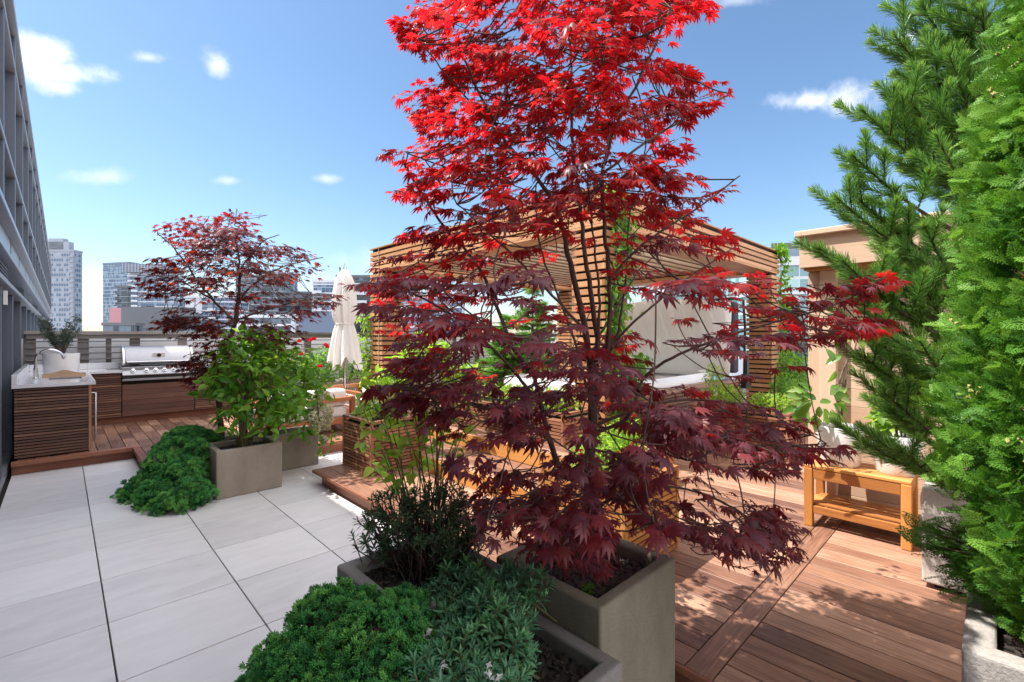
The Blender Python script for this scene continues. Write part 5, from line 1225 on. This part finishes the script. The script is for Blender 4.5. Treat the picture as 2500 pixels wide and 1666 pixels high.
# vines on the pergola posts
def vine(label, faces, n, size, mat='hyd', stem_pts=(), group='climbing vines'):
    t = thing('vine', label, 'vine', stem_pts[0][0], group); L = Leaves(); b = MB()
    for pts in stem_pts:
        c = bend(pts, 6); b.tube(c, .005, 5, cap=False)
        for _ in range(int(n / len(stem_pts))):
            i = random.randrange(len(c)); q = np.array(c[i]) + np.array([rng.normal() * faces[0], rng.normal() * faces[1], rng.normal() * .05])
            d = np.array([faces[2], faces[3], 0]) * .6 + rng.normal(size=3) * .6 + [0, 0, -.7]
            L.add([q + np.array([faces[2], faces[3], 0]) * random.uniform(.005, .08)], d, np.array([faces[2], faces[3], .5]) + rng.normal(size=3) * .4, size * random.uniform(.6, 1.2))
    b.build('stems', 'greenstem', t, smooth=True); L.build('foliage', T_HEART, mat, t); return t
yv = PY0 - .02
vine('green climber covering the shaded side of the nearest pergola post', (.11, .01, 0, -1), 900, .085, 'hyd', [[(PX0 + .16, yv, .5), (PX0 + .2, yv, 1.2), (PX0 + .12, yv, 1.9), (PX0 + .22, yv, 2.5), (PX0 + .15, yv, 3.1)], [(PX0 + .30, yv, .5), (PX0 + .42, yv, .95), (PX0 + .5, yv - .05, 1.3)], [(PX0 + .3, yv, .6), (PX0 + .1, yv, 1.5), (PX0 + .3, yv, 2.2), (PX0 + .36, yv, 2.9)]])
vine('green climber up the outer corner of the right pergola post beside the shed', (.05, .05, .6, -.8), 700, .085, 'hyd', [[(PX1 + .02, yv, .3), (PX1 + .03, yv, 1.2), (PX1 + .0, yv, 2.2), (PX1 + .02, yv, 3.05), (PX1 - .25, yv, 3.2)]])
vine('yellow green climber on the left pergola post near the umbrella', (.06, .06, -.6, .5), 300, .08, 'lime', [[(PX0 - .03, PY1 - .05, .4), (PX0 - .06, PY1 + .02, 1.2), (PX0 - .03, PY1, 1.9)]])
vine('trailing green shoots on the spa side of the nearest post', (.06, .08, 1, 0), 240, .07, 'lime', [[(PX0 + W + .1, PY0 + .3, .8), (PX0 + W + .06, PY0 + .2, 1.3), (PX0 + W + .03, PY0 + .2, 1.8)]])

# roses by the fence
c0 = (3.9, 9.7, .55)
t = shrub('rose_bush', 'rose bush with red blooms against the rear fence', 'rose bush', c0, [(3.7, 9.6, .85, .35, .25, .35), (4.0, 9.6, 1.05, .3, .22, .3), (3.3, 9.5, .95, .3, .2, .3), (4.2, 9.6, .8, .25, .2, .3)], 1500, .065, T_OVATE, 'hyd', 24, group='rose bushes')
for (px, py) in ((731, 836), (757, 834), (766, 831), (800, 850), (781, 898), (795, 846), (628, 830), (735, 868)):
    q = np.array(P(px, py, 9.1)); d = rdir(46); d[:, 2] = np.abs(d[:, 2]); L = Leaves(); L.add(q + d * .026, d * .4 + UP * .8 + rng.normal(size=(46, 3)) * .2, d, .046); L.build('rose_flower', T_HEART, 'rose', t)
shrub('green_shrub', 'glossy dark shrub behind the cream umbrella', 'shrub', (4.85, 9.7, .57), [(4.75, 9.65, .85, .32, .25, .32), (5.1, 9.65, 1.05, .22, .2, .35)], 1300, .06, T_OVATE, 'darkshrub', 16, group='shrubs by the rear fence')
shrub('green_shrub', 'low bright green planting at the foot of the umbrella', 'shrub', (4.5, 9.55, .57), [(4.6, 9.5, .66, .3, .15, .1), (5.2, 9.5, .66, .2, .15, .1)], 700, .045, T_SMALL, 'lime', 8, group='shrubs by the rear fence')
shrub('green_shrub', 'leafy shrub in the fence planter between left pergola post and spa', 'shrub', (6.0, 9.7, .57), [(5.8, 9.65, .95, .4, .25, .4), (6.3, 9.65, 1.2, .35, .25, .5)], 1600, .08, T_OVATE, 'lime', 16, group='shrubs by the rear fence')

# olive tree on the counter
t = thing('olive_tree', 'small grey green olive tree in the white cylinder pot on the counter', 'olive tree', (0, 9.2, KZ + .25)); b = MB(); L = Leaves()
for i in range(26):
    s0 = Vector((random.uniform(-.02, .02), 9.2, KZ + .25)); e = P(random.uniform(92, 196), random.uniform(768, 832), 6.6 + random.uniform(-.25, .25)); m = s0.lerp(e, .45) + Vector((0, 0, .04)); c = bend([s0, m, e], 8)
    b.tube(c, [.006 - .0045 * k / (len(c) - 1) for k in range(len(c))], 5, cap=False)
    for k in range(6, len(c)):
        q = 5; L.add(np.repeat(np.array(c[k])[None], q, 0) + rng.normal(size=(q, 3)) * .008, rdir(q) + UP * .3, rdir(q), rng.uniform(.035, .06, q))
b.build('branches', 'bark', t, smooth=True); L.build('foliage', T_LANCE, 'olive', t)

# rubber plant and lime coleus on the bench
t = thing('rubber_plant', 'bent rubber plant with glossy variegated leaves in the white bench pot nearer the spa', 'rubber plant', (4.15, .80, bz + .25)); b = MB(); L = Leaves()
f = 3.43
stems = [[(2040, 1045), (2046, 960), (2060, 900), (2085, 860), (2092, 825)], [(2046, 1045), (2062, 950), (2068, 900), (2066, 850)], [(2040, 1045), (2044, 980), (2030, 950), (2056, 935), (2058, 960)]]
for s in stems: c = bend([(4.15, .80, bz + .25)] + [P(x, y, f + .02 * i) for i, (x, y) in enumerate(s)][1:], 5); b.tube(c, [.0085 - .004 * k / (len(c) - 1) for k in range(len(c))], 7, cap=False)
b.tube([(4.14, .82, bz + .25), P(2068, 870, f)], .004, 6)
def leafpx(L, px, py, f, dx, dy, size, r=None, fz=0):
    Rv = np.array([SA, -CA, 0]); Fv = np.array([CA, SA, 0]); L.add([np.array(P(px, py, f))], Rv * dx + UP * -dy + Fv * fz, rng.normal(size=3) * .5 - Fv * .6 + UP * .5, size, r)
for i in range(62):
    a = random.uniform(0, 6.28); r_ = random.random() ** .5; leafpx(L, 2000 + 62 * r_ * math.cos(a), 985 + 38 * r_ * math.sin(a), f - .05 + random.uniform(-.16, .12), math.cos(a) + random.uniform(-.5, .5), math.sin(a) * .8 + .25, random.uniform(.075, .12))
for (x, y, dx, dy) in ((2090, 828, -1, .1), (2092, 826, .5, .5), (2060, 862, -.3, -.8), (2055, 868, -1, .4), (2040, 905, -.3, .9), (2035, 880, -.4, -1), (2110, 900, 1, .2), (2120, 905, .9, .3), (2140, 910, .6, .9), (2120, 860, .4, .9), (2135, 905, 1, -.1), (2070, 895, .8, .2)):
    leafpx(L, x, y, f, dx, dy, random.uniform(.085, .12), .55)
b.tube(bend([P(2068, 870, f), P(2095, 895, f), P(2140, 905, f)], 4), .003, 5)
b.build('stems', 'bark', t, smooth=True); L.build('foliage', T_OVATE, 'rubber', t, smooth=True)
shrub('lime_houseplant', 'lime yellow leaved plant in the white bench pot under the pine boughs', 'potted plant', (4.16, .475, bz + .23), [(4.12, .50, bz + .36, .10, .10, .13), (4.10, .44, bz + .43, .09, .09, .08), (4.12, .56, bz + .48, .05, .05, .06)], 300, .062, T_HEART, 'lime', 16, shell=.3, droop=.8, group=None)

# ------------------------------------------------------------------ conifers
def conifer(name, label, base, h, r, n, mat, size, tmpl, cat='conifer', group=None, zc=0, tb='conbark', den=1.0, up=.1):
    t = thing(name, label, cat, base, group); b = MB(); x, y, z = base; b.tube([(x, y, z), (x, y, z + h * .95)], [max(.02, r * .07), .008], 8); L = Leaves()
    for i in range(n):
        u = random.random() ** 1.35; a = random.random() * 6.283; zz = z + zc + (h - zc) * u; R = r * (1 - u) ** .8 * random.uniform(.75, 1.05) + .03
        tip = np.array([x + R * math.cos(a), y + R * math.sin(a), zz + R * up]); st = np.array([x, y, zz]); b.tube([st, tip], [.012 * (1 - u) + .003, .002], 4, cap=False)
        k = max(4, int(R / .045 * den)); q = np.linspace(.2, 1, k)[:, None]; o = unit((tip - st)[None])[0]; sd = np.array([-o[1], o[0], 0])
        for sg in (-1, 0, 1):
            m = 5; pp = np.repeat(st + (tip - st) * q, m, 0) + rng.normal(size=(k * m, 3)) * [.02, .02, .02] + sd * sg * np.repeat(.10 * (1 - q) * R + .01, m, 0); dd = o * .8 + sd * sg * .8 + rng.normal(size=(k * m, 3)) * .45
            L.add(pp, dd, rdir(k * m), size * rng.uniform(.6, 1.2, k * m), w=1.0)
    b.build('trunk', tb, t, smooth=True); L.build('crown', tmpl, mat, t); return t
T_NB = (T_NEEDLE[0] * [1, .16, 1], T_NEEDLE[1])
c = P(1300, 900, 13.2)
conifer('pine_tree', 'soft green conifer beyond the spa seen beneath the pergola roof', (c.x, c.y, .1), 3.0, 1.15, 150, 'pine', .15, T_NB, group='conifers beyond the spa')
c = P(1235, 900, 12.6)
conifer('pine_tree', 'lower bushy green conifer left of the soft one, near the rear fence', (c.x, c.y, .1), 2.0, .95, 120, 'thuja', .14, T_NB, group='conifers beyond the spa')
c = P(1925, 960, 11.0)
conifer('spruce_tree', 'blue grey spruce between the right pergola post and the timber shed', (c.x, c.y, -.1), 2.55, 1.15, 230, 'bspruce', .07, T_NB, den=1.5)
c = P(1905, 985, 7.0)
shrub('green_shrub', 'pale green filler plants on the slatted planter beside the shed', 'shrub', (6.05, 2.0, .65), [(6.05, 1.85, .75, .25, .25, .12), (6.05, 2.4, .78, .25, .25, .15), (6.1, 2.55, 1.0, .12, .12, .2)], 1500, .05, T_SMALL, 'lime', 18, shell=.2)
shrub('green_shrub', 'thin leafy canes tied to stakes at the foot of the right pergola post', 'shrub', (9.0, 2.6, .2), [(9.0, 2.55, .65, .35, .2, .3), (9.3, 2.6, 1.1, .15, .15, .35), (10.1, 2.7, .8, .35, .3, .5)], 1300, .07, T_OVATE, 'hyd', 20, shell=.2)

# ------------------------------------------------------------------ long-needled pine in the stucco planter
t = thing('pine_tree', 'long needled pine reaching over the bench from the pale stucco planter', 'pine tree', (3.72, 0, .66)); b = MB(); L = Leaves()
trunk = bend([(3.72, 0, .66), (3.70, .02, 1.2), (3.74, -.02, 1.9), (3.70, 0, 2.6), (3.66, .05, 3.3), (3.66, .05, 3.9)], 6)
b.tube(trunk, [.045 - .03 * i / (len(trunk) - 1) for i in range(len(trunk))], 10)
TRK = np.array([tuple(p) for p in trunk])
def shoot(c, nl=.068, dens=1.0, tipb=True):
    """needles all round a shoot given as a polyline"""
    c = [np.array(p) for p in c]
    for a, e in zip(c, c[1:]):
        l = np.linalg.norm(e - a); ax = (e - a) / max(l, 1e-6); k = max(3, int(l * 1150 * dens)); s1 = unit(np.cross(ax, [.21, .35, .9])[None])[0]; s2 = np.cross(ax, s1)
        q = rng.random(k); th = rng.random(k) * 6.283; sp = rng.uniform(.42, .85, k)
        d = ax * np.cos(sp)[:, None] + (s1 * np.cos(th)[:, None] + s2 * np.sin(th)[:, None]) * np.sin(sp)[:, None] + UP * .10
        L.add(a + (e - a) * q[:, None], d, rdir(k), nl * rng.uniform(.8, 1.15, k), rng.normal(.42, .22, k), w=1.0)
    k = int(60 * dens); e = c[-1]; s1 = unit(np.cross(ax, [.21, .35, .9])[None])[0]; s2 = np.cross(ax, s1); th = rng.random(k) * 6.283; sp = rng.uniform(.05, .5, k)
    L.add(np.repeat(e[None], k, 0), ax * np.cos(sp)[:, None] + (s1 * np.cos(th)[:, None] + s2 * np.sin(th)[:, None]) * np.sin(sp)[:, None], rdir(k), nl * rng.uniform(.7, 1, k), rng.normal(.7, .2, k))
T_PN = (np.array([(0, .021, 0), (0, -.021, 0), (.8, -.018, -.04), (1, 0, -.08), (.8, .018, -.04)], float), np.array([(0, 1, 2), (0, 2, 4), (4, 2, 3)]))
def pine_limb(tip, z0, f_off=0):
    st = TRK[np.argmin(abs(TRK[:, 2] - z0))]; tip = np.array(tip); d = tip - st; l = np.linalg.norm(d); m1 = st + d * .35 + UP * -.05 * l; m2 = st + d * .7 + UP * -.05 * l
    c = bend([st, m1, m2, tip], 6); n = len(c); b.tube(c, [.014 - .011 * i / (n - 1) for i in range(n)], 7, cap=False)
    for i in range(int(n * .25), n - 1, 2):
        o = unit(np.array(c[i + 1] - c[i])[None])[0]; sd = unit(np.cross(o, UP)[None])[0]; rem = 1 - i / n
        for sg in (-1, 1):
            if random.random() < .26: continue
            L_ = random.uniform(.10, .17) + .16 * rem; e = np.array(c[i]) + (o * .8 + sd * sg * random.uniform(.45, .8) + UP * random.uniform(.05, .45)) * L_; mm = (np.array(c[i]) + e) / 2 + UP * -.012
            cc = bend([c[i], mm, e], 2); b.tube(cc, [.0045, .0035, .003, .0025, .002], 5, cap=False); shoot(cc[1:])
    shoot(c[int(n * .62):])
for (px, py, f, z0) in ((2255, 15, 2.45, 3.0), (2190, 95, 2.5, 2.9), (2215, 195, 2.7, 2.7), (2205, 225, 2.4, 2.6), (2112, 275, 2.5, 2.45), (2168, 290, 2.6, 2.5), (2088, 385, 2.4, 2.25), (2078, 470, 2.6, 2.0), (2050, 490, 2.45, 2.05), (2004, 608, 2.4, 1.8), (2060, 640, 2.3, 1.7), (2170, 600, 2.7, 1.8), (2250, 690, 2.3, 1.5),
                       (2110, 730, 2.45, 1.55), (2100, 800, 2.4, 1.45), (2105, 870, 2.35, 1.35), (2140, 900, 2.6, 1.2), (2160, 960, 2.3, 1.15), (2190, 1010, 2.5, 1.05), (2120, 1085, 2.35, .95), (2200, 1100, 2.2, .9), (2250, 840, 2.1, 1.3), (2320, 140, 2.3, 2.7), (2290, 340, 2.2, 2.3), (2260, 560, 2.2, 1.8), (2330, -40, 2.5, 3.4), (2350, 90, 2.6, 2.9), (2400, 30, 2.3, 3.1), (2400, 190, 2.6, 2.6), (2300, 250, 2.5, 2.6), (2450, 120, 2.4, 2.8), (2350, 300, 2.3, 2.4)):
    pine_limb(P(px, py, f), z0 - .22)
for a in range(3):
    z0 = 2.0 + .28 * a; an = random.uniform(-2.6, .4); pine_limb((3.72 + .75 * math.cos(an), .75 * math.sin(an), z0 + .35), z0)
L.build('crown', T_PN, 'pine', t); b.build('trunk', 'conbark', t, smooth=True)

# ------------------------------------------------------------------ arborvitae at the right edge
t = thing('arborvitae', 'dense bright green arborvitae filling the near right edge above the grey stucco planter', 'arborvitae', (2.26, -.27, .56)); b = MB(); L = Leaves()
ax0 = Vector((2.27, -.27, .5)); HT = 3.2
b.tube([ax0, ax0 + Vector((0, 0, HT - .1))], [.04, .01], 8)
def prof(u): return np.interp(u, [0, .06, .2, .4, .53, .66, .78, 1], [.17, .30, .375, .345, .29, .23, .17, .02])
n = 0
for i in range(6500):
    u = random.random() ** .9; a = rng.uniform(rad(40), rad(300)) if i % 5 else rng.uniform(0, 6.28)
    lump = 1 + .10 * math.sin(a * 5 + u * 23) + .07 * math.sin(a * 11 - u * 41) ; R = prof(u) * lump * random.uniform(.80, 1.06)
    o = np.array([math.cos(a), math.sin(a), 0]); p0 = np.array(ax0) + UP * (u * HT) + o * (R - .05)
    d0 = unit((o * .9 + UP * random.uniform(.0, .9) + rng.normal(size=3) * .22)[None])[0]; sd = unit(np.cross(UP, o)[None])[0]
    nv = unit((sd * random.choice((-1, 1)) * random.uniform(.4, 1.2) + o * .35 + UP * random.uniform(0, .8))[None])[0]
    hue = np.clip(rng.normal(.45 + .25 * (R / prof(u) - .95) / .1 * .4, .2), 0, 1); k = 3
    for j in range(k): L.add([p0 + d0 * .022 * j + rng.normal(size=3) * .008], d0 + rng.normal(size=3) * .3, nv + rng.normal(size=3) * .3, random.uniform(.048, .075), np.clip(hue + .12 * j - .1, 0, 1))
    if i % 4 == 0: b.tube([np.array(ax0) + UP * (u * HT - R * .4), p0], [.004, .0015], 4, cap=False)
for (px, py, f, dx) in ((2290, 1285, 1.75, -1), (2270, 1310, 1.75, -1), (2285, 1340, 1.72, -1), (2262, 1295, 1.78, -1), (2300, 1360, 1.68, -.9), (2320, 1400, 1.65, -.7), (2350, 1420, 1.6, -.6), (2275, 1330, 1.7, -1), (2310, 1300, 1.8, -1)):
    q = np.array(P(px, py, f)); s0 = np.array([2.2, -.2, .75]); b.tube(bend([s0, (s0 + q) / 2 + UP * .02, q], 4), .004, 5, cap=False)
    for j in range(16): L.add([q + (s0 - q) * random.random() * .55 + rng.normal(size=3) * .02], (q - s0) + rng.normal(size=3) * .12, UP + rng.normal(size=3) * .5, random.uniform(.07, .10), .3)
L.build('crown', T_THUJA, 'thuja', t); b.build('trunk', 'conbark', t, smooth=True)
Lc = Leaves(); 
for _ in range(60):
    u = random.random(); a = rng.uniform(rad(80), rad(260)); q = np.array(ax0) + UP * (u * HT) + np.array([math.cos(a), math.sin(a), 0]) * (prof(u) * 1.02)
    Lc.add(q + rng.normal(size=(5, 3)) * .012, rdir(5) + UP, rdir(5), .016)
M['cone'] = leafmat('yellow_green_cones', [(.35, .38, .10), (.45, .45, .15), (.5, .42, .2)], [(.4, .4, .1)] * 3, .2, .6, .2)
Lc.build('cones', tuft_tmpl(4, .5, .5), 'cone', t)
